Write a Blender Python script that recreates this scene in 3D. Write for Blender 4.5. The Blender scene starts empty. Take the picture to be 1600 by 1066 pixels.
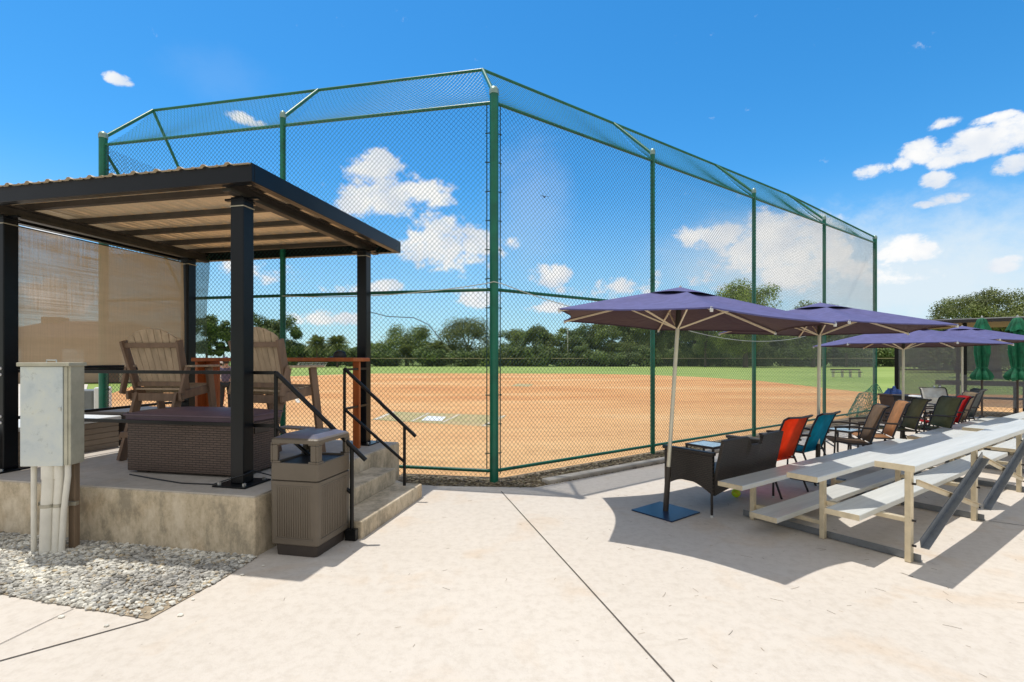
import bpy, bmesh, math, random
from mathutils import Vector, Matrix, noise
R = math.radians
sc = bpy.context.scene
col = sc.collection
F, CX, HY, EYE = 790.0, 800.0, 561.0, 1.55     # photo geometry used to survey real-world positions

def G(px, py, z=0.0):
    "photo point lying at height z -> world x, y"
    d = F * (EYE - z) / (py - HY)
    return ((px - CX) / F * d, d)

# ------------------------------------------------------------------ camera
cam = bpy.data.cameras.new('camera'); camo = bpy.data.objects.new('camera', cam); col.objects.link(camo)
cam.sensor_width = 36; cam.lens = 36 * F / 1600; cam.clip_end = 3000; cam.clip_start = 0.05
camo.location = (0, 0, EYE); camo.rotation_euler = (R(90), 0, 0); cam.shift_y = (HY - 533) / 1600
sc.camera = camo

# ------------------------------------------------------------------ materials
def nodes(name):
    m = bpy.data.materials.new(name); m.use_nodes = True
    nt = m.node_tree
    return m, nt, nt.nodes['Principled BSDF'], nt.nodes['Material Output']
def N(nt, t, **kw):
    n = nt.nodes.new(t)
    for k, v in kw.items():
        if k in n.inputs: n.inputs[k].default_value = v
        else: setattr(n, k, v)
    return n
def ramp(nt, stops, interp='LINEAR'):
    r = nt.nodes.new('ShaderNodeValToRGB'); r.color_ramp.interpolation = interp
    e = r.color_ramp.elements
    while len(e) < len(stops): e.new(0.5)
    for i, (p, c) in enumerate(stops):
        e[i].position = p; e[i].color = (*c, 1) if len(c) == 3 else c
    return r
def mul(c, k): return tuple(min(1, x * k) for x in c)
def pm(name, c, var=0.12, scale=6, rough=.6, bump=0.0, bscale=60, metal=0, c2=None, coat=0, stretch=None):
    m, nt, b, o = nodes(name); L = nt.links
    tc = N(nt, 'ShaderNodeTexCoord'); mp = N(nt, 'ShaderNodeMapping'); L.new(tc.outputs['Object'], mp.inputs['Vector'])
    if stretch: mp.inputs['Scale'].default_value = stretch
    n = N(nt, 'ShaderNodeTexNoise', Scale=scale, Detail=6, Roughness=.6); L.new(mp.outputs[0], n.inputs['Vector'])
    r = ramp(nt, [(.3, mul(c, 1 - var)), (.72, c2 or mul(c, 1 + var))]); L.new(n.outputs['Fac'], r.inputs['Fac'])
    L.new(r.outputs[0], b.inputs['Base Color'])
    b.inputs['Roughness'].default_value = rough; b.inputs['Metallic'].default_value = metal
    if coat: b.inputs['Coat Weight'].default_value = coat
    if bump:
        n2 = N(nt, 'ShaderNodeTexNoise', Scale=bscale, Detail=4); L.new(mp.outputs[0], n2.inputs['Vector'])
        bp = N(nt, 'ShaderNodeBump', Strength=bump, Distance=.01); L.new(n2.outputs['Fac'], bp.inputs['Height']); L.new(bp.outputs[0], b.inputs['Normal'])
    return m

M = {}
M['green'] = pm('green_paint', (.002, .135, .078), .25, 5, .38, .1, 40)
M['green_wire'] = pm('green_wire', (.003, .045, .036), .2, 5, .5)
M['hood_wire'] = pm('overhang_wire', (.004, .15, .11), .2, 5, .5)  # brighter teal than the wall wire, sunlight put into the colour
M['cap_metal'] = pm('galvanised_cap', (.26, .36, .31), .2, 20, .4, metal=.5)
M['black'] = pm('black_steel', (.005, .006, .008), .3, 4, .3); M['black'].node_tree.nodes['Principled BSDF'].inputs['Specular IOR Level'].default_value = .28
M['black_rail'] = pm('black_rail', (.006, .006, .006), .3, 8, .4); M['black_rail'].node_tree.nodes['Principled BSDF'].inputs['Specular IOR Level'].default_value = .3
M['bolt'] = pm('zinc_bolt', (.6, .6, .58), .1, 20, .35, metal=.8)
M['purlin'] = pm('purlin_steel', (.045, .038, .032), .3, 6, .5)
M['wood_tan'] = pm('recycled_board_tan', (.45, .335, .225), .22, 3, .65, .25, 30, stretch=(6, 6, .8))
M['wood_dark'] = pm('recycled_board_brown', (.20, .125, .08), .25, 3, .6, .25, 30, stretch=(5, 5, 1))
M['stain'] = pm('orange_stained_timber', (.68, .19, .038), .3, 3, .45, .2, 20, c2=(.34, .07, .016), stretch=(5, 5, .7))
M['plastic_brown'] = pm('brown_bin_plastic', (.135, .108, .078), .12, 3, .42, .25, 160)
M['plastic_top'] = pm('slate_bin_top', (.12, .12, .16), .15, 5, .4, .15, 100)
M['bin_base'] = pm('bin_base', (.05, .038, .03), .2, 5, .55, .2, 80)
M['lid_purple'] = pm('faded_lid', (.12, .075, .10), .15, 5, .45, .1, 60)
M['cab_side'] = pm('cabinet_side', (.48, .46, .36), .18, 7, .5, .1, 30, metal=.2)
M['pvc'] = pm('grey_pvc', (.74, .71, .62), .12, 5, .45)
M['clamp'] = pm('zinc_clamp', (.42, .40, .33), .2, 20, .4, metal=.6)
M['oldwood'] = pm('weathered_post', (.20, .14, .09), .3, 4, .8, .4, 30, stretch=(6, 6, .6))
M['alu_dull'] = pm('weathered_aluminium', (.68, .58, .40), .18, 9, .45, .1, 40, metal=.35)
M['alu_brace'] = pm('blue_grey_steel', (.20, .215, .23), .2, 9, .4, metal=.4)  # bluish steel grey of the braces and ground rails
M['white_cap'] = pm('grey_white_cap', (.6, .6, .57), .1, 10, .5)
M['pole_alu'] = pm('champagne_pole', (.66, .62, .50), .08, 10, .35, metal=.4)
M['rib'] = pm('champagne_rib', (.85, .72, .52), .08, 10, .4)
M['tube_dark'] = pm('bronze_tube', (.035, .026, .02), .2, 10, .35)
M['baseplate'] = pm('blue_grey_plate', (.012, .034, .085), .2, 6, .3)
M['frame_br'] = pm('dark_bronze_frame', (.022, .016, .014), .2, 10, .35)
M['white'] = pm('white_plastic', (.78, .78, .76), .05, 6, .4)
M['off_white'] = pm('sunbleached_lid', (.72, .72, .70), .08, 4, .5)
M['siding'] = pm('tan_siding', (.27, .21, .15), .15, 4, .55, .1, 40)
M['dark_box'] = pm('dark_brown_box', (.06, .045, .035), .2, 4, .5)
M['grey_bin'] = pm('grey_bin', (.16, .17, .17), .15, 5, .5)
M['green_cloth'] = pm('green_canvas', (.0, .12, .05), .45, 7, .75, .3, 30)
M['brown_pole'] = pm('brown_wood_pole', (.06, .038, .026), .25, 6, .5)
M['blue_cloth'] = pm('blue_cloth', (.01, .05, .2), .3, 20, .7)
M['cable'] = pm('black_cable', (.012, .012, .012), .2, 5, .5)
M['cable_light'] = pm('pale_cable', (.55, .58, .52), .2, 5, .5)
M['kerb'] = pm('weathered_kerb', (.42, .38, .32), .35, 5, .85, .5, 40)
M['skin'] = pm('skin', (.42, .24, .16), .08, 10, .5)
M['shirt'] = pm('purple_grey_shirt', (.10, .085, .15), .15, 8, .8)
M['shirt2'] = pm('white_shirt', (.7, .7, .72), .08, 8, .8)
M['pants'] = pm('dark_trousers', (.018, .018, .024), .2, 8, .8)
M['orange_pants'] = pm('orange_red_trousers', (.42, .07, .03), .2, 8, .8)
M['hair'] = pm('brown_hair', (.03, .018, .01), .2, 20, .7)
M['ball'] = pm('neon_ball', (.62, .85, .02), .05, 10, .6)
M['bark'] = pm('bark', (.10, .075, .055), .35, 2, .9, .6, 8, stretch=(3, 3, .8))
M['stucco'] = pm('tan_stucco', (.34, .25, .18), .12, 1, .8)
M['rooftile'] = pm('brown_roof', (.14, .08, .055), .25, 2, .8)
M['dark_glass'] = pm('window_glass', (.6, .62, .62), .1, 3, .15)
M['pot'] = pm('brown_pot', (.10, .058, .04), .2, 5, .6)
M['darkroof'] = pm('dark_dugout_fascia', (.03, .026, .026), .2, 5, .5)
M['roof_edge'] = pm('pale_roof_edge', (.42, .43, .44), .1, 4, .4)
M['bag'] = pm('grey_bag', (.32, .35, .37), .4, 9, .7)
M['yellow'] = pm('yellow_handle', (.55, .45, .03), .2, 9, .6)
M['bird'] = pm('bird_dark', (.01, .01, .012), .1, 9, .7)
M['joint'] = pm('joint_filler', (.10, .085, .07), .3, 20, .9)

def mat_concrete(name, c, dark, stain=.0):
    m, nt, b, o = nodes(name); L = nt.links
    tc = N(nt, 'ShaderNodeTexCoord')
    n1 = N(nt, 'ShaderNodeTexNoise', Scale=.55, Detail=8, Roughness=.62); L.new(tc.outputs['Object'], n1.inputs['Vector'])
    r1 = ramp(nt, [(.32, dark), (.62, c)]); L.new(n1.outputs['Fac'], r1.inputs['Fac'])
    n2 = N(nt, 'ShaderNodeTexNoise', Scale=14, Detail=8, Roughness=.75); L.new(tc.outputs['Object'], n2.inputs['Vector'])
    r2 = ramp(nt, [(.28, (.80, .78, .75)), (.55, (1, 1, 1)), (.8, (1.0, 1.0, 1.0))]); L.new(n2.outputs['Fac'], r2.inputs['Fac'])
    mx = N(nt, 'ShaderNodeMix', data_type='RGBA', blend_type='MULTIPLY'); mx.inputs[0].default_value = .8
    L.new(r1.outputs[0], mx.inputs[6]); L.new(r2.outputs[0], mx.inputs[7])
    # small dark specks
    v = N(nt, 'ShaderNodeTexVoronoi', Scale=9, Randomness=1); L.new(tc.outputs['Object'], v.inputs['Vector'])
    rv = ramp(nt, [(.0, (.35, .30, .25)), (.035, (.55, .5, .45)), (.06, (1, 1, 1))]); L.new(v.outputs['Distance'], rv.inputs['Fac'])
    mx2 = N(nt, 'ShaderNodeMix', data_type='RGBA', blend_type='MULTIPLY'); mx2.inputs[0].default_value = .5
    L.new(mx.outputs[2], mx2.inputs[6]); L.new(rv.outputs[0], mx2.inputs[7])
    out = mx2
    # broad rusty-warm stains
    n5 = N(nt, 'ShaderNodeTexNoise', Scale=1.7, Detail=5, Distortion=.6); L.new(tc.outputs['Object'], n5.inputs['Vector'])
    r5 = ramp(nt, [(.56, (1, 1, 1)), (.75, (.97, .88, .78))]); L.new(n5.outputs['Fac'], r5.inputs['Fac'])
    mx4 = N(nt, 'ShaderNodeMix', data_type='RGBA', blend_type='MULTIPLY'); mx4.inputs[0].default_value = 1
    L.new(out.outputs[2], mx4.inputs[6]); L.new(r5.outputs[0], mx4.inputs[7]); out = mx4
    if stain:
        mp = N(nt, 'ShaderNodeMapping'); mp.inputs['Scale'].default_value = (2.0, 2.0, 1.15); L.new(tc.outputs['Object'], mp.inputs['Vector'])
        n3 = N(nt, 'ShaderNodeTexNoise', Scale=1.9, Detail=9, Roughness=.78); L.new(mp.outputs[0], n3.inputs['Vector'])
        r3 = ramp(nt, [(.40, (.30, .29, .26)), (.50, (.72, .68, .6)), (.62, (1, 1, 1))]); L.new(n3.outputs['Fac'], r3.inputs['Fac'])
        mx3 = N(nt, 'ShaderNodeMix', data_type='RGBA', blend_type='MULTIPLY'); mx3.inputs[0].default_value = stain
        L.new(out.outputs[2], mx3.inputs[6]); L.new(r3.outputs[0], mx3.inputs[7]); out = mx3
    L.new(out.outputs[2], b.inputs['Base Color']); b.inputs['Roughness'].default_value = .85
    n4 = N(nt, 'ShaderNodeTexNoise', Scale=90, Detail=5); L.new(tc.outputs['Object'], n4.inputs['Vector'])
    bp = N(nt, 'ShaderNodeBump', Strength=.25, Distance=.006); L.new(n4.outputs['Fac'], bp.inputs['Height']); L.new(bp.outputs[0], b.inputs['Normal'])
    return m
M['concrete'] = mat_concrete('pavement_concrete', (.64, .58, .505), (.60, .54, .465))
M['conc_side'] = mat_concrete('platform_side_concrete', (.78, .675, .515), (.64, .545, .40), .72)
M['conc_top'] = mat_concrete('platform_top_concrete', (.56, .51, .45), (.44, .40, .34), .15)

def mat_dirt():
    m, nt, b, o = nodes('infield_clay'); L = nt.links
    tc = N(nt, 'ShaderNodeTexCoord')
    mp = N(nt, 'ShaderNodeMapping'); mp.inputs['Scale'].default_value = (.5, 1.3, 1); L.new(tc.outputs['Object'], mp.inputs['Vector'])
    n1 = N(nt, 'ShaderNodeTexNoise', Scale=.16, Detail=9, Roughness=.68); L.new(mp.outputs[0], n1.inputs['Vector'])
    r1 = ramp(nt, [(.34, (.55, .235, .078)), (.50, (.68, .345, .125)), (.66, (.76, .48, .225))]); L.new(n1.outputs['Fac'], r1.inputs['Fac'])
    # paler trampled soil close to the backstop
    sx = N(nt, 'ShaderNodeSeparateXYZ'); L.new(tc.outputs['Object'], sx.inputs[0])
    mr = N(nt, 'ShaderNodeMapRange'); mr.inputs['From Min'].default_value = 21; mr.inputs['From Max'].default_value = 9; L.new(sx.outputs['Y'], mr.inputs['Value'])
    mx = N(nt, 'ShaderNodeMix', data_type='RGBA'); L.new(r1.outputs[0], mx.inputs[6]); mx.inputs[7].default_value = (.80, .51, .245, 1)
    ms = N(nt, 'ShaderNodeMath', operation='MULTIPLY'); L.new(mr.outputs[0], ms.inputs[0]); ms.inputs[1].default_value = .62; L.new(ms.outputs[0], mx.inputs[0])
    mpd = N(nt, 'ShaderNodeMapping'); mpd.inputs['Rotation'].default_value = (0, 0, .35); mpd.inputs['Scale'].default_value = (.25, 3.2, 1); L.new(tc.outputs['Object'], mpd.inputs['Vector'])
    nd = N(nt, 'ShaderNodeTexNoise', Scale=1.0, Detail=5, Distortion=.4); L.new(mpd.outputs[0], nd.inputs['Vector'])
    n2 = N(nt, 'ShaderNodeTexNoise', Scale=5, Detail=9, Roughness=.82); L.new(tc.outputs['Object'], n2.inputs['Vector'])
    av = N(nt, 'ShaderNodeMath', operation='MULTIPLY_ADD'); L.new(nd.outputs['Fac'], av.inputs[0]); av.inputs[1].default_value = .55; L.new(n2.outputs['Fac'], av.inputs[2])
    class _o: outputs = {'Fac': av.outputs[0]}
    n2 = _o
    r2 = ramp(nt, [(.55, (.74, .70, .66)), (.85, (1.0, 1.0, 1.0))]); L.new(n2.outputs['Fac'], r2.inputs['Fac'])
    m2 = N(nt, 'ShaderNodeMix', data_type='RGBA', blend_type='MULTIPLY'); m2.inputs[0].default_value = 1
    L.new(mx.outputs[2], m2.inputs[6]); L.new(r2.outputs[0], m2.inputs[7]); L.new(m2.outputs[2], b.inputs['Base Color'])
    b.inputs['Roughness'].default_value = .95
    n3 = N(nt, 'ShaderNodeTexNoise', Scale=9, Detail=8, Roughness=.7); L.new(tc.outputs['Object'], n3.inputs['Vector'])
    bp = N(nt, 'ShaderNodeBump', Strength=.8, Distance=.05); L.new(n3.outputs['Fac'], bp.inputs['Height']); L.new(bp.outputs[0], b.inputs['Normal'])
    return m
M['dirt'] = mat_dirt()
def mat_grass(name, a, c, sc_=.09):
    m, nt, b, o = nodes(name); L = nt.links
    tc = N(nt, 'ShaderNodeTexCoord')
    n1 = N(nt, 'ShaderNodeTexNoise', Scale=sc_, Detail=9, Roughness=.7); L.new(tc.outputs['Object'], n1.inputs['Vector'])
    r1 = ramp(nt, [(.35, a), (.65, c)]); L.new(n1.outputs['Fac'], r1.inputs['Fac']); L.new(r1.outputs[0], b.inputs['Base Color'])
    b.inputs['Roughness'].default_value = .9
    n3 = N(nt, 'ShaderNodeTexNoise', Scale=14, Detail=5); L.new(tc.outputs['Object'], n3.inputs['Vector'])
    bp = N(nt, 'ShaderNodeBump', Strength=1, Distance=.05); L.new(n3.outputs['Fac'], bp.inputs['Height']); L.new(bp.outputs[0], b.inputs['Normal'])
    return m
M['grass'] = mat_grass('outfield_grass', (.20, .29, .05), (.31, .40, .10))
M['turf'] = mat_grass('turf_mat', (.36, .34, .15), (.54, .40, .21), 1.1)
M['mulch_base'] = pm('mulch_soil', (.12, .095, .06), .5, 9, .95, 1, 30, c2=(.26, .2, .13))
M['gravel_base'] = pm('gravel_soil', (.36, .29, .20), .45, 25, .95, 1, 50)

def mat_island(name, stops, rough=.8, noise_scale=None, dark=.45, transl=0.0):
    "colour differs from piece to piece (stones, leaves)"
    m, nt, b, o = nodes(name); L = nt.links
    g = N(nt, 'ShaderNodeNewGeometry'); r = ramp(nt, stops); L.new(g.outputs['Random Per Island'], r.inputs['Fac'])
    out = r.outputs[0]
    if noise_scale:
        n = N(nt, 'ShaderNodeTexNoise', Scale=noise_scale, Detail=3); L.new(g.outputs['Position'], n.inputs['Vector'])
        rr = ramp(nt, [(.38, (dark,) * 3), (.62, (1.25, 1.25, 1.2))]); L.new(n.outputs['Fac'], rr.inputs['Fac'])
        mx = N(nt, 'ShaderNodeMix', data_type='RGBA', blend_type='MULTIPLY'); mx.inputs[0].default_value = 1
        L.new(out, mx.inputs[6]); L.new(rr.outputs[0], mx.inputs[7]); out = mx.outputs[2]
    L.new(out, b.inputs['Base Color']); b.inputs['Roughness'].default_value = rough
    if transl:
        t = N(nt, 'ShaderNodeBsdfTranslucent'); L.new(out, t.inputs['Color'])
        mix = N(nt, 'ShaderNodeMixShader'); mix.inputs[0].default_value = transl
        L.new(b.outputs[0], mix.inputs[1]); L.new(t.outputs[0], mix.inputs[2]); L.new(mix.outputs[0], o.inputs['Surface'])
    return m
M['stones'] = mat_island('pale_stones', [(0, (.20, .19, .17)), (.3, (.48, .46, .41)), (.6, (.74, .71, .64)), (.85, (.36, .36, .35)), (1, (.54, .44, .29))], .85, 1.6, .62)
M['shards'] = mat_island('mulch_shards', [(0, (.05, .035, .02)), (.4, (.20, .15, .08)), (.7, (.36, .30, .2)), (1, (.13, .12, .05))])
M['leaf_mid'] = mat_island('leaves_mid', [(0, (.09, .13, .032)), (.5, (.17, .23, .055)), (1, (.28, .34, .09))], .7, .35, .72, .25)
M['leaf_dark'] = mat_island('leaves_dark', [(0, (.07, .115, .035)), (.5, (.125, .185, .052)), (1, (.22, .28, .08))], .7, .35, .7, .25)
M['leaf_olive'] = mat_island('leaves_olive', [(0, (.09, .115, .035)), (.5, (.165, .195, .065)), (1, (.27, .30, .11))], .7, .5, .55, .25)
M['leaf_bright'] = mat_island('leaves_bright', [(0, (.13, .18, .025)), (.5, (.23, .30, .05)), (1, (.34, .40, .09))], .7, .5, .6, .3)
M['frond'] = mat_island('palm_fronds', [(0, (.09, .12, .035)), (.5, (.17, .21, .06)), (1, (.30, .33, .12))], .6, None, .5, .25)
M['twig'] = mat_island('dry_twigs', [(0, (.14, .10, .06)), (1, (.42, .33, .22))])

def mat_cabinet():
    m, nt, b, o = nodes('galvanised_cabinet'); L = nt.links
    tc = N(nt, 'ShaderNodeTexCoord')
    n1 = N(nt, 'ShaderNodeTexNoise', Scale=3.2, Detail=7, Roughness=.65, Distortion=.4); L.new(tc.outputs['Object'], n1.inputs['Vector'])
    r1 = ramp(nt, [(.30, (.42, .48, .50)), (.45, (.56, .61, .62)), (.6, (.64, .67, .63)), (.75, (.64, .62, .46))]); L.new(n1.outputs['Fac'], r1.inputs['Fac'])
    n2 = N(nt, 'ShaderNodeTexNoise', Scale=13, Detail=8, Roughness=.8); L.new(tc.outputs['Object'], n2.inputs['Vector'])
    r2 = ramp(nt, [(.30, (.5, .52, .52)), (.43, (1, 1, 1))]); L.new(n2.outputs['Fac'], r2.inputs['Fac'])
    mx = N(nt, 'ShaderNodeMix', data_type='RGBA', blend_type='MULTIPLY'); mx.inputs[0].default_value = .75
    L.new(r1.outputs[0], mx.inputs[6]); L.new(r2.outputs[0], mx.inputs[7]); L.new(mx.outputs[2], b.inputs['Base Color'])
    b.inputs['Roughness'].default_value = .5; b.inputs['Metallic'].default_value = .25
    return m
M['cabinet'] = mat_cabinet()

def mat_weave(name, c, c2, sx, sy, rough=.55, strength=.9):
    m, nt, b, o = nodes(name); L = nt.links
    uv = N(nt, 'ShaderNodeUVMap'); mp = N(nt, 'ShaderNodeMapping'); L.new(uv.outputs[0], mp.inputs['Vector'])
    bt = N(nt, 'ShaderNodeTexBrick', Scale=1.0); bt.inputs['Brick Width'].default_value = sx; bt.inputs['Row Height'].default_value = sy
    bt.inputs['Mortar Size'].default_value = min(sx, sy) * .16; bt.inputs['Mortar Smooth'].default_value = .6
    bt.inputs['Color1'].default_value = (*c, 1); bt.inputs['Color2'].default_value = (*mul(c, 1.25), 1); bt.inputs['Mortar'].default_value = (*c2, 1)
    L.new(mp.outputs[0], bt.inputs['Vector']); L.new(bt.outputs['Color'], b.inputs['Base Color']); b.inputs['Roughness'].default_value = rough
    bp = N(nt, 'ShaderNodeBump', Strength=strength, Distance=.006, invert=True); L.new(bt.outputs['Fac'], bp.inputs['Height']); L.new(bp.outputs[0], b.inputs['Normal'])
    return m
M['weave_box'] = mat_weave('brown_resin_weave', (.105, .070, .054), (.030, .020, .016), .075, .021)
M['wicker'] = mat_weave('black_wicker', (.042, .033, .026), (.006, .005, .004), .034, .018, .4)
def mat_sling(name, c, transl=.35):
    m, nt, b, o = nodes(name); L = nt.links
    tc = N(nt, 'ShaderNodeTexCoord'); n = N(nt, 'ShaderNodeTexNoise', Scale=12, Detail=4); L.new(tc.outputs['Object'], n.inputs['Vector'])
    r = ramp(nt, [(.3, mul(c, .85)), (.7, mul(c, 1.12))]); L.new(n.outputs['Fac'], r.inputs['Fac']); L.new(r.outputs[0], b.inputs['Base Color'])
    b.inputs['Roughness'].default_value = .75
    t = N(nt, 'ShaderNodeBsdfTranslucent'); L.new(r.outputs[0], t.inputs['Color'])
    mix = N(nt, 'ShaderNodeMixShader'); mix.inputs[0].default_value = transl
    L.new(b.outputs[0], mix.inputs[1]); L.new(t.outputs[0], mix.inputs[2]); L.new(mix.outputs[0], o.inputs['Surface'])
    return m
for k, c in dict(sl_red=(1.0, .14, .03), sl_teal=(.01, .46, .58), sl_brown=(.34, .235, .15), sl_tan=(.66, .38, .19), sl_olive=(.36, .32, .17), sl_olive2=(.34, .34, .20),
                 sl_red2=(.62, .02, .015), sl_tan2=(.42, .33, .22), sl_grey=(.20, .20, .18), sl_white=(.95, .92, .85), umb=(.092, .090, .235), vent=(.02, .022, .07)).items():
    M[k] = mat_sling(k, c, .62 if k[:2] == 'sl' else .0)

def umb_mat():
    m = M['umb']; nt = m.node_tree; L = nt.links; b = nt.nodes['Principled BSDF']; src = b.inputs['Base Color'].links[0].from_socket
    g = N(nt, 'ShaderNodeNewGeometry'); mx = N(nt, 'ShaderNodeMix', data_type='RGBA'); L.new(g.outputs['Backfacing'], mx.inputs[0]); L.new(src, mx.inputs[6]); mx.inputs[7].default_value = (.075, .040, .052, 1); L.new(mx.outputs[2], b.inputs['Base Color'])  # underside mixed to dark plum, shade under the canopy put into the colour
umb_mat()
nt_ = M['umb'].node_tree; w_ = N(nt_, 'ShaderNodeTexCoord'); n_ = N(nt_, 'ShaderNodeTexNoise', Scale=3.5, Detail=3, Distortion=1.2); nt_.links.new(w_.outputs['Object'], n_.inputs['Vector'])
bp_ = N(nt_, 'ShaderNodeBump', Strength=.35, Distance=.06); nt_.links.new(n_.outputs['Fac'], bp_.inputs['Height']); nt_.links.new(bp_.outputs[0], nt_.nodes['Principled BSDF'].inputs['Normal'])
def mat_screen(name, c, hole, wx=.011, wy=.008, streak=0, transl=.5):
    "loosely woven shade cloth: a share of the cloth is open holes"
    m, nt, b, o = nodes(name); L = nt.links
    uv = N(nt, 'ShaderNodeUVMap')
    def band(sx, sy):
        mp = N(nt, 'ShaderNodeMapping'); mp.inputs['Scale'].default_value = (sx, sy, 1); L.new(uv.outputs[0], mp.inputs['Vector'])
        n = N(nt, 'ShaderNodeTexNoise', Scale=1, Detail=3, Roughness=.6); L.new(mp.outputs[0], n.inputs['Vector']); return n.outputs['Fac']
    a = band(1.2, 60); d = band(90, 2.0); e = band(1.5, 6)
    s = N(nt, 'ShaderNodeMath', operation='ADD'); L.new(a, s.inputs[0]); L.new(d, s.inputs[1])
    s2 = N(nt, 'ShaderNodeMath', operation='ADD'); L.new(s.outputs[0], s2.inputs[0]); L.new(e, s2.inputs[1])
    mr = N(nt, 'ShaderNodeMapRange'); mr.inputs['From Min'].default_value = 1.15; mr.inputs['From Max'].default_value = 1.85
    mr.inputs['To Min'].default_value = max(0, hole - .13); mr.inputs['To Max'].default_value = hole + .13; L.new(s2.outputs[0], mr.inputs['Value'])
    r = ramp(nt, [(0, mul(c, .75)), (1, mul(c, 1.25))]); L.new(a, r.inputs['Fac']); L.new(r.outputs[0], b.inputs['Base Color']); b.inputs['Roughness'].default_value = .8
    t = N(nt, 'ShaderNodeBsdfTranslucent'); L.new(r.outputs[0], t.inputs['Color'])
    mx = N(nt, 'ShaderNodeMixShader'); mx.inputs[0].default_value = transl; L.new(b.outputs[0], mx.inputs[1]); L.new(t.outputs[0], mx.inputs[2])
    tr = N(nt, 'ShaderNodeBsdfTransparent'); m2 = N(nt, 'ShaderNodeMixShader'); L.new(mr.outputs[0], m2.inputs[0])
    L.new(mx.outputs[0], m2.inputs[1]); L.new(tr.outputs[0], m2.inputs[2]); L.new(m2.outputs[0], o.inputs['Surface'])
    return m
M['shade'] = mat_screen('tan_shade_cloth', (.54, .375, .22), .12, transl=.6)
M['windscreen'] = mat_screen('black_mesh_screen', (.24, .245, .25), .34)
M['greenscreen'] = mat_screen('green_privacy_mesh', (.07, .11, .07), .35)
M['fence_far'] = mat_screen('far_chainlink', (.045, .055, .04), .55)

def mat_alu():
    m, nt, b, o = nodes('bleacher_aluminium'); L = nt.links
    uv = N(nt, 'ShaderNodeTexCoord')
    w = N(nt, 'ShaderNodeTexWave', Scale=26, wave_type='BANDS', bands_direction='Y', wave_profile='SAW'); L.new(uv.outputs['Object'], w.inputs['Vector'])
    bp = N(nt, 'ShaderNodeBump', Strength=.35, Distance=.002); L.new(w.outputs['Fac'], bp.inputs['Height']); L.new(bp.outputs[0], b.inputs['Normal'])
    mp = N(nt, 'ShaderNodeMapping'); mp.inputs['Scale'].default_value = (.8, 14, 3); L.new(uv.outputs['Object'], mp.inputs['Vector'])
    n = N(nt, 'ShaderNodeTexNoise', Scale=1.5, Detail=7, Roughness=.7); L.new(mp.outputs[0], n.inputs['Vector'])
    r = ramp(nt, [(.3, (.60, .61, .57)), (.7, (.75, .755, .71))]); L.new(n.outputs['Fac'], r.inputs['Fac']); L.new(r.outputs[0], b.inputs['Base Color'])
    b.inputs['Metallic'].default_value = .15; b.inputs['Roughness'].default_value = .4
    return m
M['alu'] = mat_alu()
M['roofsheet'] = pm('corrugated_underside', (.80, .66, .47), .1, 3, .35, metal=.25)

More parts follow.
